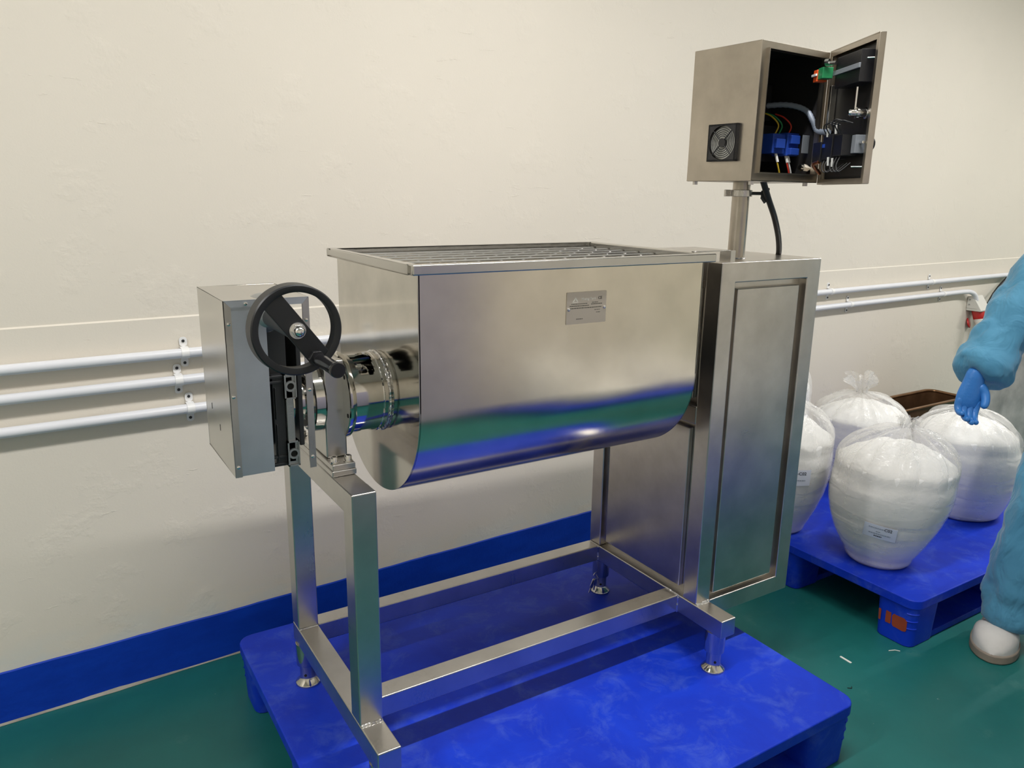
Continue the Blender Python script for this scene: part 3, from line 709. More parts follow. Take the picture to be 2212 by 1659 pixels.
for r_ in (.0150, .0195, .024, .0285, .033):
    B('fan_ring', MB().sweep([(-.0085, FY + r_ * math.cos(2 * math.pi * k / 44), FZ + r_ * math.sin(2 * math.pi * k / 44)) for k in range(44)], .00095, 6, closed=True), 'black plastic')
for k in range(4):
    a = R(45 + 90 * k)
    B('fan_spoke', MB().sweep([(-.0088, FY + .009 * math.cos(a), FZ + .009 * math.sin(a)), (-.0088, FY + .038 * math.cos(a), FZ + .038 * math.sin(a))], .0016 if k % 2 else .0012, 6), 'black plastic')
B('fan_filter', MB().lathe([(.0, -.002), (.037, -.002), (.037, -.0005)], (0, FY, FZ), 'x', 40), 'socket grey')
# electrical fittings inside
def small(name, mat, *boxes, bevel=.0012):
    m = MB()
    for b_ in boxes: m.box(*b_)
    return B(name, m, mat, bevel=bevel)
small('contactor', 'blue plastic', (.150, .196, .062, .115, .068, .114), (.156, .190, .055, .064, .080, .102))
small('contactor', 'blue plastic', (.200, .246, .058, .115, .064, .118), (.206, .240, .050, .060, .092, .112), (.206, .240, .050, .060, .066, .082))
small('relay_base', 'black plastic', (.15, .249, .10, .118, .050, .135))
small('relay', 'grey plastic', (.222, .248, .030, .032, .070, .112), bevel=.0005)
small('drive_unit', 'black plastic', (.160, .220, .130, .178, .150, .235))
small('terminal_cover', 'socket red', (.166, .176, .124, .130, .192, .220))
small('data_port', 'plug white', (.183, .195, .1265, .130, .165, .188), bevel=.0005)
small('port_slot', 'dark hole', (.186, .192, .1255, .1265, .169, .184), bevel=0)
for j, (c, u) in enumerate((('yellow wire', .172), ('green plastic', .186), ('red wire', .222))):
    B('wire', MB().sweep(spline([(u, .075, .112), (u + .004, .070, .135), (u - .006, .085, .155), (u - .008, .11, .165)], 6), .0018, 8), c)
for j, (c, u) in enumerate((('yellow wire', .170), ('red wire', .208), ('white wire', .216))):
    B('wire', MB().sweep(spline([(u, .066, .070), (u + .002, .060, .045), (u + .010, .058, .022), (u + .012, .06, .004)], 6), .002, 8), c)
    B('ferrule', MB().cyl((u, .066, .068), (u + .0025, .060, .048), .0034, n=10), 'white wire')
B('flexible_conduit', MB().sweep(spline([(.20, .15, .185), (.225, .09, .186), (.240, .045, .172), (.242, .022, .145), (.243, .008, .122), (.238, -.020, .117), (.225, -.035, .115)], 9), [.0062 + .0009 * (i % 2) for i in range(55)], 14), 'grey hose')
B('cable_gland', MB().cyl((.215, .02, .036), (.247, .02, .034), .009, n=6).cyl((.205, .02, .037), (.215, .02, .036), .0065, n=16), 'bright screw')
# open door with its fittings, hinged on the right
DA = -2.1526
dr = B('door', MB().box(0, .2375, .0125, .014, -.004, BH + .002).box(.0, .0015, 0, .0125, -.004, BH + .002).box(.236, .2375, 0, .0125, -.004, BH + .002).box(.0015, .236, 0, .0125, BH + .0005, BH + .002).box(.0015, .236, 0, .0125, -.004, -.0025)
       .box(.0015, .012, .0, .0012, -.0025, BH + .0005).box(.226, .236, .0, .0012, -.0025, BH + .0005).box(.012, .226, .0, .0012, BH - .011, BH + .0005).box(.012, .226, .0, .0012, -.0025, .008), 'box sheet', bevel=.0006)
MD = Matrix.Translation((BW, 0, 0)) @ Matrix.Rotation(DA, 4, 'Z')
dr.location = (BW, 0, 0); dr.rotation_euler = (0, 0, DA)
def D(name, mat, *boxes, bevel=.001, mb=None):
    m = mb or MB()
    for b_ in boxes: m.box(*b_)
    return m.xf(MD).build(name, mat, cb, bevel=bevel)
D('door_gasket', 'black rubber', (.013, .225, .0114, .0124, .009, .014), (.013, .225, .0114, .0124, BH - .017, BH - .012), (.013, .018, .0114, .0124, .014, BH - .017), (.220, .225, .0114, .0124, .014, BH - .017))
D('door_dark_reflection', 'dark box inside', (.018, .220, .0112, .0122, .014, BH - .017), bevel=0)  # dark sheet stands in for the dark interior mirrored in the steel door
D('display_housing', 'black plastic', (.095, .212, -.022, .011, .205, .270))
D('display_bar', 'grey plastic', (.055, .214, -.026, -.022, .233, .243), bevel=.0006)
D('terminal_plug', 'orange plastic', (.042, .062, -.052, -.028, .224, .250))
D('terminal_plug', 'green plastic', (.062, .088, -.050, -.026, .228, .252))
D('plug_pin', 'white wire', (.040, .064, -.056, -.052, .236, .241), bevel=.0004)
D('standoff_screw', 'bright screw', mb=MB().cyl((.088, -.045, .258), (.108, -.030, .258), .0045, n=10).cyl((.092, -.048, .262), (.099, -.042, .262), .006, n=8), bevel=0)
D('hinge_reflection', 'hood sheet', (.026, .036, -.004, .010, .118, .220))  # light strip added in place of the hinge post's reflection
D('lock_barrel', 'bright screw', mb=MB().lathe([(.012, .011), (.012, .004), (.009, .003), (.009, -.012), (.012, -.013), (.012, -.018), (.007, -.019), (.007, -.030), (.004, -.034), (0, -.034)], (.205, 0, .143), 'y', 24), bevel=0)
D('lock_cam', 'bright screw', (.202, .207, -.022, -.018, .150, .196), bevel=.0008)
D('switch_block', 'grey plastic', (.193, .212, -.014, .010, .060, .098))
D('switch_block', 'black plastic', (.150, .192, -.034, .002, .056, .100))
D('switch_block', 'black plastic', (.096, .146, -.036, .000, .050, .104))
D('switch_block', 'black plastic', (.048, .092, -.038, -.002, .046, .090))
D('switch_marker', 'blue plastic', (.100, .110, -.039, -.036, .076, .084), bevel=.0004)
D('switch_shaft', 'bright screw', mb=MB().cyl((.212, -.004, .082), (.228, -.004, .082), .003, n=10), bevel=0)
for q, (x_, z_) in enumerate(((.108, .098), (.122, .099), (.150, .103), (.166, .100), (.182, .098))):
    D('wire', 'black rubber', mb=MB().sweep(spline([(x_, -.030, z_), (x_ + .004, -.044, z_ + .020), (x_ + .014, -.040, z_ + .030), (x_ + .026, -.022, z_ + .024)], 6), .0013, 7), bevel=0)
    D('wire', 'black rubber', mb=MB().sweep(spline([(x_, -.030, .055), (x_ + .006, -.040, .035), (x_ + .014, -.036, .022), (x_ + .020, -.015, .04)], 6), .0013, 7), bevel=0)
for (x_, z_) in ((.118, .108), (.160, .112), (.136, .045), (.158, .042)):
    D('ferrule', 'white wire', mb=MB().cyl((x_, -.036, z_ - .009), (x_ + .002, -.038, z_ + .009), .0026, n=10), bevel=0)
D('earth_strap', 'copper', mb=MB().sweep(spline([(.02, -.004, .022), (.05, -.034, .040), (.085, -.036, .046)], 8), .0042, 10), bevel=0)
D('door_screw', 'bright screw', mb=MB().cyl((.214, -.010, .252), (.224, .011, .252), .0018, n=8).cyl((.196, -.010, .032), (.210, .011, .032), .0018, n=8), bevel=0)
D('door_knob', 'black plastic', mb=MB().lathe([(.014, .014), (.015, .018), (.012, .030), (.006, .033), (0, .033)], (.200, 0, .080), 'y', 24), bevel=0)
D('hinge', 'box sheet', mb=MB().cyl((-.002, .006, .012), (-.002, .006, .034), .005, n=14).cyl((-.002, .006, BH - .036), (-.002, .006, BH - .012), .005, n=14), bevel=0)

# ------------------------------------------------------------------ conduits on the wall
def conduit(label, z, x0, x1, clips, bend=False):
    """white conduit standing a little off the wall, held by saddle clips"""
    off = .026
    t = thing('conduit_pipe', label, 'pipe', (x0, wy(x0), z + Z0), 0, 'wall conduits')
    g = lambda x, dy, dz: (x - x0, wy(x) - wy(x0) - dy, dz)
    pts = [g(x0, off, 0), g(x1, off, 0)]
    if bend:
        pts = [g(x0, off, 0), g(x1 - .12, off, 0), g(x1 - .05, off + .008, -.004), g(x1 - .01, off + .016, -.022), g(x1 + .012, off + .02, -.055)]
        pts = pts[:1] + spline(pts[1:], 6)
    MB().sweep(pts, .0135, 20).build('pipe', 'conduit plastic', t, smooth=60)
    for x in clips:
        m = MB(); n = 14; vs_ = []
        a_ = math.atan(.04)
        for q in range(n + 1):                    # the saddle arches over the pipe
            a = -math.pi / 2 + math.pi * q / n
            for xx in (-.010, .010):
                vs_.append(g(x + xx, off + .0152 * math.cos(a), .0152 * math.sin(a)))
        m.add(vs_, [(2 * i, 2 * i + 1, 2 * i + 3, 2 * i + 2) for i in range(n)])
        for s_ in (1, -1):
            m.add([g(x - .010, off, .0152 * s_), g(x + .010, off, .0152 * s_), g(x + .010, .0055, .0152 * s_), g(x - .010, .0055, .0152 * s_)], [(0, 1, 2, 3)])
            tab = rrect(-.010, .010, .0, .026, .008, 4)
            m.add([g(x + p[0], .0058, s_ * (.0152 + p[1])) for p in tab], [tuple(range(len(tab)))])
        c = m.build('saddle_clip', 'clip plastic', t, solid=.002, smooth=60)
        for s_ in (1, -1):
            q = g(x, .0088, s_ * .0305)
            MB().lathe([(.0042, 0), (.0038, -.0015), (0, -.002)], q, 'y', 12).build('clip_screw', 'dark casting', c)
    return t
conduit('topmost white conduit running the whole length of the wall', .787, X0 + .3, 6.2, [-.130, 2.79, 3.70, -1.4, 1.6, 4.9])
conduit('middle white conduit that bends down into the red power socket', .7135, X0 + .3, 4.17, [-.152, 2.96, 3.84, -1.45, 1.5], bend=True)
conduit('lowest of the three white conduits left of the gear hood', .6305, X0 + .3, 1.28, [-.128, -1.38, .9])

# ------------------------------------------------------------------ red industrial socket with plug
def socket():
    x = 4.215; base = (x, wy(x) - .004, .592 + Z0); SK = .62
    t = thing('power_socket', 'grey wall socket with red collar and open red flap at conduit end', 'socket', base, math.atan(.04))
    t.scale = (SK * 1.15, SK * 1.15, SK)
    pr = [(0, .145), (-.045, .150), (-.100, .058), (-.122, .020), (-.118, .008), (0, .008)]
    MB().prism(pr, -.075, .075, 'x').build('housing', 'socket grey', t, bevel=.006, seg=3)
    m = MB().prism([(-.004, .128), (-.046, .128), (-.088, .058), (-.088, .032), (-.004, .032)], -.0775, -.075, 'x')
    m.build('side_panel', 'socket grey', t, bevel=.002)
    for (y_, z_) in ((-.022, .112), (-.022, .066)):
        MB().cyl((-.0775, y_, z_), (-.0795, y_, z_), .0075, n=14).build('cover_screw', 'cast aluminium', t)
    tilt = Matrix.Translation((0, -.066, .012)) @ Matrix.Rotation(R(-16), 4, 'X')
    MB().lathe([(.050, .004), (.052, -.004), (.050, -.078), (.047, -.082), (.0, -.082)], (0, 0, 0), 'z', 40).xf(tilt).build('collar', 'socket red', t, smooth=50)
    flap = MB().lathe([(.0, .008), (.030, .008), (.047, .003), (.049, -.006), (.044, -.008), (.0, -.004)], (0, 0, 0), 'z', 32)
    flap.xf(Matrix.Translation((-.012, -.012, -.115)) @ Matrix.Rotation(R(74), 4, 'X') @ Matrix.Rotation(R(18), 4, 'Y')).build('flap', 'socket red', t, bevel=.001)
    p = thing('power_plug', 'white ribbed industrial plug pushed into the red wall socket', 'plug', base, math.atan(.04)); p.scale = (SK * 1.15, SK * 1.15, SK)
    prof = [(.046, -.070), (.048, -.074)]
    for k in range(7):
        z_ = -.082 - k * .0145; r_ = .0475 - .0017 * k
        prof += [(r_, z_), (r_, z_ - .010), (r_ - .003, z_ - .0115), (r_ - .003, z_ - .0135)]
    prof += [(.033, -.186), (.026, -.192), (.0, -.192)]
    MB().lathe(prof, (0, 0, 0), 'z', 40).xf(tilt).build('plug_body', 'plug white', p, smooth=40)
    MB().lathe([(.022, -.188), (.020, -.205), (.0, -.206)], (0, 0, 0), 'z', 28).xf(tilt).build('cable_nut', 'black rubber', p)
    q0 = tilt @ Vector((0, 0, -.20)); q1 = tilt @ Vector((0, 0, -.24))
    MB().sweep(spline([q0, q1, q1 + Vector((.06, .0, -.05)), q1 + Vector((.13, .03, .02)), q1 + Vector((.13, .04, .20)), (.14, -.03, .02)], 10), .009, 12).build('cable', 'black rubber', p)
    # a second lead hanging on a hook beside the socket
    c = thing('hanging_lead', 'black lead with grey clip hanging beside the red socket', 'cable', (x, wy(x), 0), math.atan(.04))
    zz = .60 + Z0
    MB().sweep(spline([(.115, -.05, zz - .26), (.112, -.05, zz - .10), (.115, -.05, zz + .02), (.14, -.05, zz + .07), (.24, -.04, zz + .13), (.40, -.03, zz + .20)], 10), .009, 12).build('lead', 'black rubber', c)
    MB().cyl((.118, -.055, zz + .03), (.165, -.055, zz + .085), .018, n=14).build('clip', 'dark casting', c)
    MB().cyl((.150, -.06, zz + .075), (.175, -.06, zz + .075), .009, n=12).build('clip_ring', 'plug white', c)
socket()

# ------------------------------------------------------------------ bags of flour
def flour_bag(label, cx, cy, r, h, fl_h, seed, lean=(0, 0), base=.62, tuft=1.0, z0=0.0, tag_at=None, squash=(1, 1), top=.78):
    t = thing('flour_bag', label, 'bag', (cx, cy, Z0 + z0), 0, 'bags of flour')
    nA, nV = 96, 60
    def rad(v):                                    # outline of a slumped bag, v = height share
        if v < .06: return base * (.86 + .14 * math.sqrt(v / .06))
        if v < .56: s = (v - .06) / .50; return base + (1 - base) * (1 - (1 - s) ** 1.9)
        if v < .66: return 1.0 - .03 * ((v - .56) / .10) ** 2
        s = (v - .66) / .34
        return .97 * (1 - s ** 2.6) ** .75 + .09 * s ** 2
    def pt(v, a, grow=0.0, folds=True):
        rr = rad(v)
        ca, sa = math.cos(a), math.sin(a)
        n1 = noise.noise((ca * 1.1 + seed, sa * 1.1, v * 2.0)) * .05
        n2 = noise.noise((ca * 2.6 + seed, sa * 2.6, v * 4)) * .012
        cr = 0
        for kz in (.14, .25, .37):                 # soft sideways creases in the lower half
            zz = v - kz - .03 * noise.noise((ca * 1.3, sa * 1.3 + seed, kz * 9))
            cr -= .014 * math.exp(-(zz / .009) ** 2) * (0.5 + .9 * abs(noise.noise((ca * 1.7 + kz * 5, sa * 1.7, seed))))
        f = 0
        if folds and v > .60:
            s = (v - .60) / .40
            aa = a + .5 * noise.noise((ca, sa, seed + 3))
            f = s * (.085 * math.cos(13 * aa + seed) + .055 * math.cos(21 * aa + 2 * seed) + .05 * math.cos(34 * aa))
            f *= (.35 + 1.0 * abs(noise.noise((ca * 1.5, sa * 1.5 + seed, 4)))) * 1.6
            f *= min(1, rr * 2.2)
        k = (rr * (1 + n1 + n2 + cr) + f) * r + grow
        lx, ly = lean[0] * v * v, lean[1] * v * v
        z = v * h + (noise.noise((ca * 2 + seed, sa * 2, v * 4 + 9)) * .03 * h if v > .6 else 0)
        return (k * ca * squash[0] + lx, k * sa * squash[1] + ly, z + .002)
    m = MB()
    for i in range(nV + 1):
        for k in range(nA): m.v.append(pt(i / nV, 2 * math.pi * k / nA, .0025))
    for i in range(nV):
        for k in range(nA): m.f.append((i * nA + k, i * nA + (k + 1) % nA, (i + 1) * nA + (k + 1) % nA, (i + 1) * nA + k))
    m.f.append(tuple(range(nA - 1, -1, -1)))
    # crumpled tuft above the tie
    lastr = nV * nA; nT = 7; tx, ty = lean
    for i in range(1, nT + 1):
        s = i / nT
        for k in range(nA):
            a = 2 * math.pi * k / nA
            rr = r * (.10 + .26 * s ** 1.3 * tuft) * (1 + .5 * noise.noise((math.cos(a) * 2.5, math.sin(a) * 2.5 + seed, s * 2)) + .25 * math.cos(11 * a))
            m.v.append((tx * (1 + .25 * s) + rr * math.cos(a), ty * (1 + .25 * s) + rr * math.sin(a), h + .002 + .075 * tuft * s * (1 + .6 * noise.noise((math.cos(a) * 3, math.sin(a) * 3, seed + 8))) + 0.01))
    for i in range(nT):
        for k in range(nA):
            b0 = lastr + i * nA; b1 = b0 + nA
            m.f.append((b0 + k, b0 + (k + 1) % nA, b1 + (k + 1) % nA, b1 + k))
    m.build('plastic_film', 'clear polythene', t, smooth=65)
    # the flour inside follows the film and heaps up unevenly under it
    g = MB(); iF = int(fl_h * nV)
    for i in range(iF + 1):
        for k in range(nA): g.v.append(pt(i / nV, 2 * math.pi * k / nA, -.0015, folds=False))
    for i in range(iF):
        for k in range(nA): g.f.append((i * nA + k, i * nA + (k + 1) % nA, (i + 1) * nA + (k + 1) % nA, (i + 1) * nA + k))
    g.f.append(tuple(range(nA - 1, -1, -1)))
    b0 = iF * nA; nH = 10
    for j in range(1, nH + 1):
        s = 1 - j / nH
        for k in range(nA):
            p = g.v[b0 + k]; a = 2 * math.pi * k / nA
            cx_, cy_ = lean[0] * fl_h ** 2, lean[1] * fl_h ** 2
            hh = (1 - s * s) * .075 * h / .5 + .018 * noise.noise((math.cos(a) * s * 4 + seed, math.sin(a) * s * 4, 1)) * (1 - s * .6)
            g.v.append((cx_ + (p[0] - cx_) * s, cy_ + (p[1] - cy_) * s, p[2] * s + (fl_h * h) * (1 - s) + hh))
    for j in range(nH):
        for k in range(nA):
            a0 = b0 + j * nA; a1 = a0 + nA
            g.f.append((a0 + k, a0 + (k + 1) % nA, a1 + (k + 1) % nA, a1 + k))
    g.build('flour', 'white flour', t, smooth=70)
    if tag_at:                                     # paper label stuck on the film
        a_c, v_c, w_, hh, roll, txt = tag_at
        lab = MB(); nu, nv_ = 10, 6; ctr = Vector(pt(v_c, a_c, .004))
        out = Vector((math.cos(a_c), math.sin(a_c), 0)); sx = Vector((-math.sin(a_c), math.cos(a_c), 0)); up = Vector((0, 0, 1))
        def lp(u, v, g_=.0045):
            c, s_ = math.cos(roll), math.sin(roll); u2, v2 = u * c - v * s_, u * s_ + v * c
            a = a_c + u2 / r; vv = v_c + v2 / h
            b = pt(v_c, a, g_)
            q = Vector((b[0], b[1], ctr.z + v2)); q += out * (rad(vv) - rad(v_c)) * r
            return q
        for i in range(nu + 1):
            for j in range(nv_ + 1): lab.v.append(tuple(lp(-w_ / 2 + w_ * i / nu, -hh / 2 + hh * j / nv_)))
        for i in range(nu):
            for j in range(nv_): lab.f.append((i * (nv_ + 1) + j, (i + 1) * (nv_ + 1) + j, (i + 1) * (nv_ + 1) + j + 1, i * (nv_ + 1) + j + 1))
        lo2 = lab.build('paper_label', 'label paper', t, solid=.0004); lo2['label'] = 'white printed paper label'
        def ink(name, mat, polys):
            im = MB()
            for (u0, u1, v0, v1) in polys:
                ns = max(1, int((u1 - u0) / .006))
                for q in range(ns):
                    ua, ub = u0 + (u1 - u0) * q / ns, u0 + (u1 - u0) * (q + 1) / ns
                    im.add([lp(ua, v0, .0052), lp(ub, v0, .0052), lp(ub, v1, .0052), lp(ua, v1, .0052)], [(0, 1, 2, 3)])
            im.build(name, mat, lo2)
        rn = random.Random(seed)
        def words(u0, u1, v, hh_):
            out_ = []; u = u0
            while u < u1:
                e = min(u1, u + rn.uniform(.003, .008)); out_.append((u, e, v - hh_ / 2, v + hh_ / 2)); u = e + .0012
            return out_
        ink('small_print', 'label faint ink', words(-w_ * .36, w_ * .12, hh * .27, .0040) + words(-w_ * .12, w_ * .02, hh * .02, .0034) + words(-w_ * .33, w_ * .33, -hh * .15, .0042))
        ink('small_print', 'label ink', words(-w_ * .16, w_ * .08, -hh * .32, .0042))
        cu = text_mesh('code_lettering', txt, .0155, 'label ink', lo2, Matrix.Identity(4), bold=True, thick=0)
        for v_ in cu.data.vertices:
            q = lp(v_.co.x + w_ * .23, v_.co.y + hh * .28, .0053); v_.co = q
    return t
flour_bag('nearest bag of white flour, with paper label reading C02', 1.95, .12, .196, .48, .74, 1.3, lean=(.03, -.02), base=.56,
          tag_at=(R(208), .335, .112, .052, R(-6), 'C02'), tuft=.25)
flour_bag('bag of white flour half hidden behind the steel cabinet edge', 1.86, .49, .172, .49, .74, 5.1, lean=(.02, .0), base=.60, tuft=.45,
          tag_at=(R(232), .52, .112, .060, 0, 'C02'))
flour_bag('bag of white flour under the blue gloved hand', 2.63, .21, .19, .43, .78, 8.2, lean=(-.02, .02), base=.74, tuft=.25)
flour_bag('flour bag with knotted tuft, behind the labelled bags', 2.54, .61, .195, .42, .76, 3.7, lean=(-.05, .0), base=.7, tuft=.8)
flour_bag('tallest flour bag, at the back against the steel cabinet', 2.17, .82, .160, .60, .76, 11.4, lean=(.0, .0), base=.75, tuft=.4)

flour_bag('added flour bag on the unseen camera side pallet, nearest the mixer', 1.58, -1.16, .19, .48, .76, 2.2, base=.6, tuft=.4)  # these four bags are out of view, added for reflections in the steel
flour_bag('added flour bag on the unseen camera side pallet, nearest the other loaded pallet', 2.20, -1.16, .19, .47, .76, 6.6, base=.62, tuft=.4)
flour_bag('added flour bag on the unseen camera side pallet, nearest the added lavender cabinet', 1.60, -1.62, .19, .50, .76, 9.1, base=.6, tuft=.5)
flour_bag('added flour bag on the unseen camera side pallet, furthest from the mixer', 2.18, -1.63, .19, .46, .76, 12.3, base=.64, tuft=.4)

# ------------------------------------------------------------------ steel trough and scratched steel bin behind the bags
t = thing('steel_trough', 'brown rust-stained steel trough by the wall behind the bags', 'trough', (3.40, .86, 0))
z_ = .375
m = MB(); a = rrect(-.36, .28, -.08, .12, .05); b = rrect(-.34, .26, -.06, .10, .04); n = len(a)
m.add([(p[0], p[1], .0) for p in b] + [(p[0], p[1], z_) for p in a], [tuple(range(n - 1, -1, -1))] + [(i, (i + 1) % n, n + (i + 1) % n, n + i) for i in range(n)])
m.build('trough_body', 'rusty steel', t, solid=.003, smooth=50)
MB().sweep([(p[0], p[1], z_) for p in a], .008, 10, closed=True).build('rolled_rim', 'rusty steel', t)
t = thing('metal_screen', 'scratched grey steel panel standing on feet behind the person in blue', 'screen', (3.10, .46, 0))
MB().box(0, .95, 0, .004, .05, .70).box(0, .95, .004, .03, .696, .70).box(0, .004, .004, .03, .05, .696).box(.946, .95, .004, .03, .05, .696).build('sheet', 'scratched steel', t, bevel=.001)
MB().sweep([(0, .002, .70), (.95, .002, .70)], .005, 8).build('rolled_edge', 'bright screw', t)
for sx in (.08, .87): MB().box(sx - .02, sx + .02, -.09, .12, 0, .03).box(sx - .015, sx + .015, .004, .03, .03, .4).build('stand', 'dark casting', t, bevel=.002)

# ------------------------------------------------------------------ small things lying about
tag(MB().prism(rrect(-.020, .020, -.0035, .0035, .002, 3), 0, .0015, 'z').xf(Matrix.Translation((1.552, -.058, .0)) @ Matrix.Rotation(R(-92), 4, 'Z')).build('plastic_strip', 'white strip'), 'short white plastic strip on the open green floor', 'strip')
tag(MB().sweep([(1.713, -.098, .0015), (1.733, -.106, .0016), (1.742, -.118, .0015)], .0013, 6).build('wire_offcut', 'white strip'), 'thin white offcut at the foot of the loaded pallet', 'offcut')
tag(MB().sweep(spline([(1.43, -.15, .001), (1.438, -.158, .002), (1.447, -.152, .001)], 4), .001, 6).build('crumb', 'dark hole'), 'tiny dark crumb on the green floor near the pallet corner', 'debris')
k = thing('key_tag', 'small metal keys hanging from the rear right foot', 'keys', (.915, .418, Z0))
MB().sweep([(.022 + .012 * math.cos(2 * math.pi * q / 20), .004, .062 + .012 * math.sin(2 * math.pi * q / 20)) for q in range(20)], .0009, 6, closed=True).build('ring', 'bright screw', k)
MB().prism(rrect(-.006, .006, -.030, .0, .003, 3), -.0008, .0008, 'y').box(-.0025, .0025, -.0008, .0008, -.046, -.029).xf(Matrix.Translation((.015, .004, .052)) @ Matrix.Rotation(R(24), 4, 'Y')).build('key', 'bright screw', k)
MB().prism(rrect(-.006, .006, -.018, .0, .003, 3), -.0008, .0008, 'y').box(-.002, .002, -.0008, .0008, -.036, -.017).xf(Matrix.Translation((.017, .001, .052)) @ Matrix.Rotation(R(8), 4, 'Y')).build('key', 'bright screw', k)

# ------------------------------------------------------------------ person in blue
def skinned(name, joints, edges, mat, parent, root, sub=2, disp=0.0, dscale=.08):
    me = bpy.data.meshes.new(name); me.from_pydata([j[0] for j in joints], edges, []); me.materials.append(MATS[mat])
    o = bpy.data.objects.new(name, me); COL.objects.link(o); o.parent = parent
    md = o.modifiers.new('skin', 'SKIN'); md.use_smooth_shade = True
    for i, j in enumerate(joints):
        r_ = j[1] if isinstance(j[1], tuple) else (j[1], j[1])
        me.skin_vertices[0].data[i].radius = r_; me.skin_vertices[0].data[i].use_root = (i == root)
    s = o.modifiers.new('sub', 'SUBSURF'); s.levels = sub; s.render_levels = sub
    if disp:
        tx = bpy.data.textures.new(name + '_folds', 'CLOUDS'); tx.noise_scale = dscale; tx.noise_depth = 2
        dm = o.modifiers.new('folds', 'DISPLACE'); dm.texture = tx; dm.strength = disp; dm.mid_level = .5; dm.texture_coords = 'LOCAL'
    return o
def person():
    bx, by = 2.36, -.40
    t = thing('person', 'person in loose blue work clothes and gloves reaching over the flour bags', 'person', (bx, by, 0))
    L = lambda x, y, z: (x - bx, y - by, z + Z0)   # z given above the pallet deck, as for the machine
    # body under the clothes: one figure from crown to ankles
    hip = (2.36, -.40, .74)
    J = [(L(2.36, -.40, .76), .125), (L(2.35, -.39, .95), .115), (L(2.34, -.38, 1.14), .135), (L(2.33, -.38, 1.25), .075), (L(2.31, -.38, 1.33), .052), (L(2.28, -.38, 1.40), .075), (L(2.27, -.38, 1.49), .088), (L(2.28, -.38, 1.56), .06),
         (L(2.31, -.30, .68), .075), (L(2.13, -.285, .36), .055), (L(2.09, -.265, -.02), .042), (L(2.09, -.265, -.10), .038),
         (L(2.42, -.50, .68), .075), (L(2.42, -.52, .34), .055), (L(2.47, -.52, -.02), .042), (L(2.47, -.52, -.10), .038),
         (L(2.37, -.21, 1.20), .056), (L(2.20, -.125, .925), .042), (L(2.01, -.10, .735), .030),
         (L(2.37, -.56, 1.20), .056), (L(2.38, -.62, .95), .042), (L(2.27, -.60, .76), .030)]
    E_ = [(0, 1), (1, 2), (2, 3), (3, 4), (4, 5), (5, 6), (6, 7), (0, 8), (8, 9), (9, 10), (10, 11), (0, 12), (12, 13), (13, 14), (14, 15), (2, 16), (16, 17), (17, 18), (2, 19), (19, 20), (20, 21)]
    skinned('body', J, E_, 'skin', t, 0)
    # loose coverall
    K = [(L(2.36, -.40, .78), (.17, .19)), (L(2.35, -.39, .95), (.165, .18)), (L(2.34, -.38, 1.14), (.16, .19)), (L(2.335, -.38, 1.24), .10), (L(2.32, -.38, 1.29), .072),
         (L(2.30, -.31, .66), .130), (L(2.165, -.30, .42), .118), (L(2.10, -.290, .22), .108), (L(2.085, -.272, .06), .102), (L(2.095, -.268, -.05), .105), (L(2.095, -.265, -.105), .100),
         (L(2.42, -.50, .66), .130), (L(2.42, -.52, .36), .115), (L(2.46, -.52, .06), .102), (L(2.47, -.52, -.105), .100),
         (L(2.36, -.205, 1.20), .105), (L(2.285, -.130, 1.06), .098), (L(2.185, -.105, .925), .090), (L(2.105, -.102, .835), .084), (L(2.045, -.100, .765), .080), (L(2.003, -.100, .718), .096), (L(1.988, -.098, .701), .088), (L(1.970, -.098, .684), .055),
         (L(2.375, -.565, 1.19), .088), (L(2.385, -.625, .95), .08), (L(2.28, -.605, .77), .068)]
    F_ = [(0, 1), (1, 2), (2, 3), (3, 4), (0, 5), (5, 6), (6, 7), (7, 8), (8, 9), (9, 10), (0, 11), (11, 12), (12, 13), (13, 14), (2, 15), (15, 16), (16, 17), (17, 18), (18, 19), (19, 20), (20, 21), (21, 22), (2, 23), (23, 24), (24, 25)]
    skinned('coverall', K, F_, 'blue work cloth', t, 0, 3, .040, .085)
    # gloved hand: palm, four fingers curled downwards, thumb towards the camera
    def glove(wr, d, side, mirror=1):
        """wr wrist point, d hand direction, side direction across the palm (thumb side)"""
        wr, d, side = Vector(wr), Vector(d).normalized(), Vector(side); side = (side - d * side.dot(d)).normalized(); nrm = d.cross(side) * mirror
        k_ = .82; g = lambda a, b, c: tuple(wr + (d * a + side * b + nrm * c) * k_)
        m = MB(); nr = 20; st = [(-.055, .034, .028, 0), (-.01, .034, .026, 0), (.02, .040, .025, .002), (.05, .047, .022, .005), (.08, .047, .019, .007), (.098, .043, .014, .009), (.104, .030, .008, .010)]
        for (a_, w2, t2, c_) in st:
            for q in range(nr):
                an = 2 * math.pi * q / nr; m.v.append(g(a_, w2 * math.cos(an), c_ + t2 * math.sin(an)))
        for i in range(len(st) - 1):
            for q in range(nr): m.f.append((i * nr + q, i * nr + (q + 1) % nr, (i + 1) * nr + (q + 1) % nr, (i + 1) * nr + q))
        m.f += [tuple(range(nr - 1, -1, -1)), tuple((len(st) - 1) * nr + q for q in range(nr))]
        pm = m.build('glove', 'glove nitrile', t, smooth=80, sub=1)
        for (b, ln, bend) in ((.033, .088, .42), (.0115, .098, .46), (-.0105, .092, .52), (-.032, .072, .6)):
            F = []; a_, c_ = .088, .008; th2 = .2; F.append((g(a_ - .03, b * .95, c_), .0128))
            for q in range(5):
                F.append((g(a_, b * (1 - .05 * q), c_), .0126 - .0011 * q)); a_ += ln / 4 * math.cos(th2); c_ += ln / 4 * math.sin(th2); th2 += bend
            skinned('glove_finger', F, [(i, i + 1) for i in range(5)], 'glove nitrile', t, 0, 2)
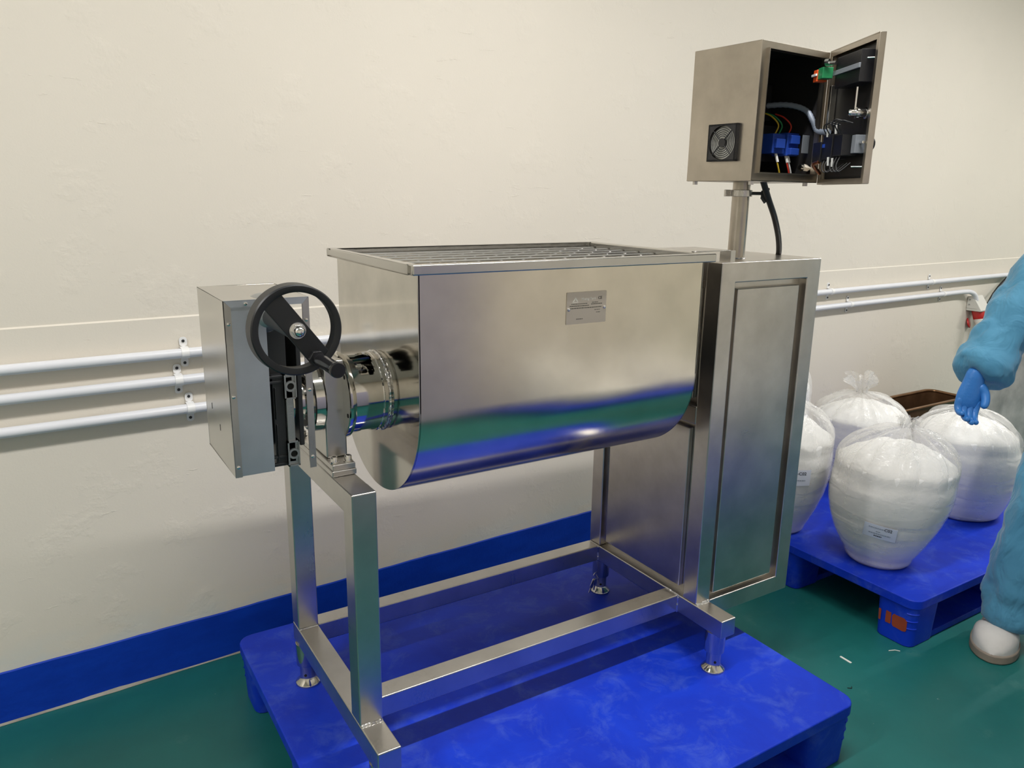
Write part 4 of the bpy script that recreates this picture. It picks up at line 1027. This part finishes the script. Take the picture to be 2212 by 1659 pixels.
        Th = [(g(.005, .020, .004), .018), (g(.035, .045, .018), .0148), (g(.064, .048, .036), .0128), (g(.088, .040, .048), .0108)]
        skinned('glove_thumb', Th, [(0, 1), (1, 2), (2, 3)], 'glove nitrile', t, 0, 2)
    glove(L(1.958, -.100, .682), (-.10, .10, -1.0), (.75, -.65, .1))
    glove(L(2.265, -.60, .745), (-.45, .1, -.9), (-.6, .75, 0), -1)
    # clogs
    def clog(heel, toe):
        heel, toe = Vector(heel), Vector(toe); d = (toe - heel).normalized(); s_ = Vector((-d.y, d.x, 0)); ln = (toe - heel).length
        def ring(tt):                               # half-width of the footprint along the foot
            return .060 * (1 - abs(2 * tt - 1) ** 3.2) ** .5 * (.80 + .28 * math.sin(math.pi * min(1, tt * .95)))
        m = MB(); nL, nW = 22, 16
        top_ = lambda tt: .050 + .040 * math.sin(math.pi * min(1, max(0, (1 - tt) * 1.25))) ** .8 if tt > .2 else .050 + .03 * tt / .2
        for i in range(nL + 1):
            tt = .001 + .998 * i / nL; hw_ = ring(tt); z1 = .030 + (top_(tt) - .030) * (1 - abs(2 * tt - 1) ** 9)
            for q in range(nW + 1):
                a = math.pi * q / nW
                pp = heel + d * (ln * tt) + s_ * (-hw_ * math.cos(a)); m.v.append((pp.x, pp.y, .026 + (z1 - .026) * math.sin(a) ** .55))
        for i in range(nL):
            for q in range(nW): m.f.append((i * (nW + 1) + q, i * (nW + 1) + q + 1, (i + 1) * (nW + 1) + q + 1, (i + 1) * (nW + 1) + q))
        sh = m.build('clog', 'clog white', t, smooth=70)
        poly = []
        for i in range(25):
            tt = i / 24; pp = heel + d * (ln * (tt * 1.03 - .015)) + s_ * (ring(min(.999, max(.001, tt))) + .004); poly.append((pp.x, pp.y))
        for i in range(24, -1, -1):
            tt = i / 24; pp = heel + d * (ln * (tt * 1.03 - .015)) - s_ * (ring(min(.999, max(.001, tt))) + .004); poly.append((pp.x, pp.y))
        MB().prism(poly, 0.0, .030, 'z').build('clog_sole', 'clog sole', sh, bevel=.006, seg=3)
    clog((2.135 - bx, -.215 - by, 0), (1.925 - bx, -.300 - by, 0))
    clog((2.56 - bx, -.50 - by, 0), (2.34 - bx, -.57 - by, 0))
    # head: face, ears, cap
    hc = Vector(L(2.27, -.38, 1.455))
    m = MB().lathe([(0, -.115), (.035, -.112), (.055, -.09), (.068, -.05), (.074, 0), (.073, .04), (.062, .085), (.035, .11), (0, .118)], tuple(hc), 'z', 28)
    m.v = [(hc.x + (p[0] - hc.x) * 1.22, p[1], p[2]) for p in m.v]
    hd_ = m.build('head', 'skin', t, smooth=80)
    MB().cyl(tuple(hc + Vector((-.088, 0, .015))), tuple(hc + Vector((-.112, 0, -.022))), .008, .014, 10).build('nose', 'skin', hd_)
    for s_ in (-1, 1):
        MB().lathe([(.0, -.010), (.008, -.006), (.010, 0), (.008, .006), (0, .010)], tuple(hc + Vector((-.080, .030 * s_, .012))), 'y', 12).build('eye', 'dark hole', hd_)
        MB().lathe([(.0, -.006), (.020, -.004), (.024, .004), (0, .006)], tuple(hc + Vector((.0, .074 * s_, 0))), 'y', 16).build('ear', 'skin', hd_)
    MB().sweep([hc + Vector((-.078, -.024, -.052)), hc + Vector((-.086, 0, -.054)), hc + Vector((-.078, .024, -.052))], .005, 8).build('mouth', 'lip', hd_)
    c = MB().lathe([(.080, .030), (.082, .05), (.076, .09), (.05, .125), (0, .135)], tuple(hc), 'z', 28)
    c.v = [(hc.x + (p[0] - hc.x) * 1.22 + .006, p[1], p[2]) for p in c.v]
    c.build('hair_cap', 'hair net', hd_, smooth=70, solid=.004)
person()
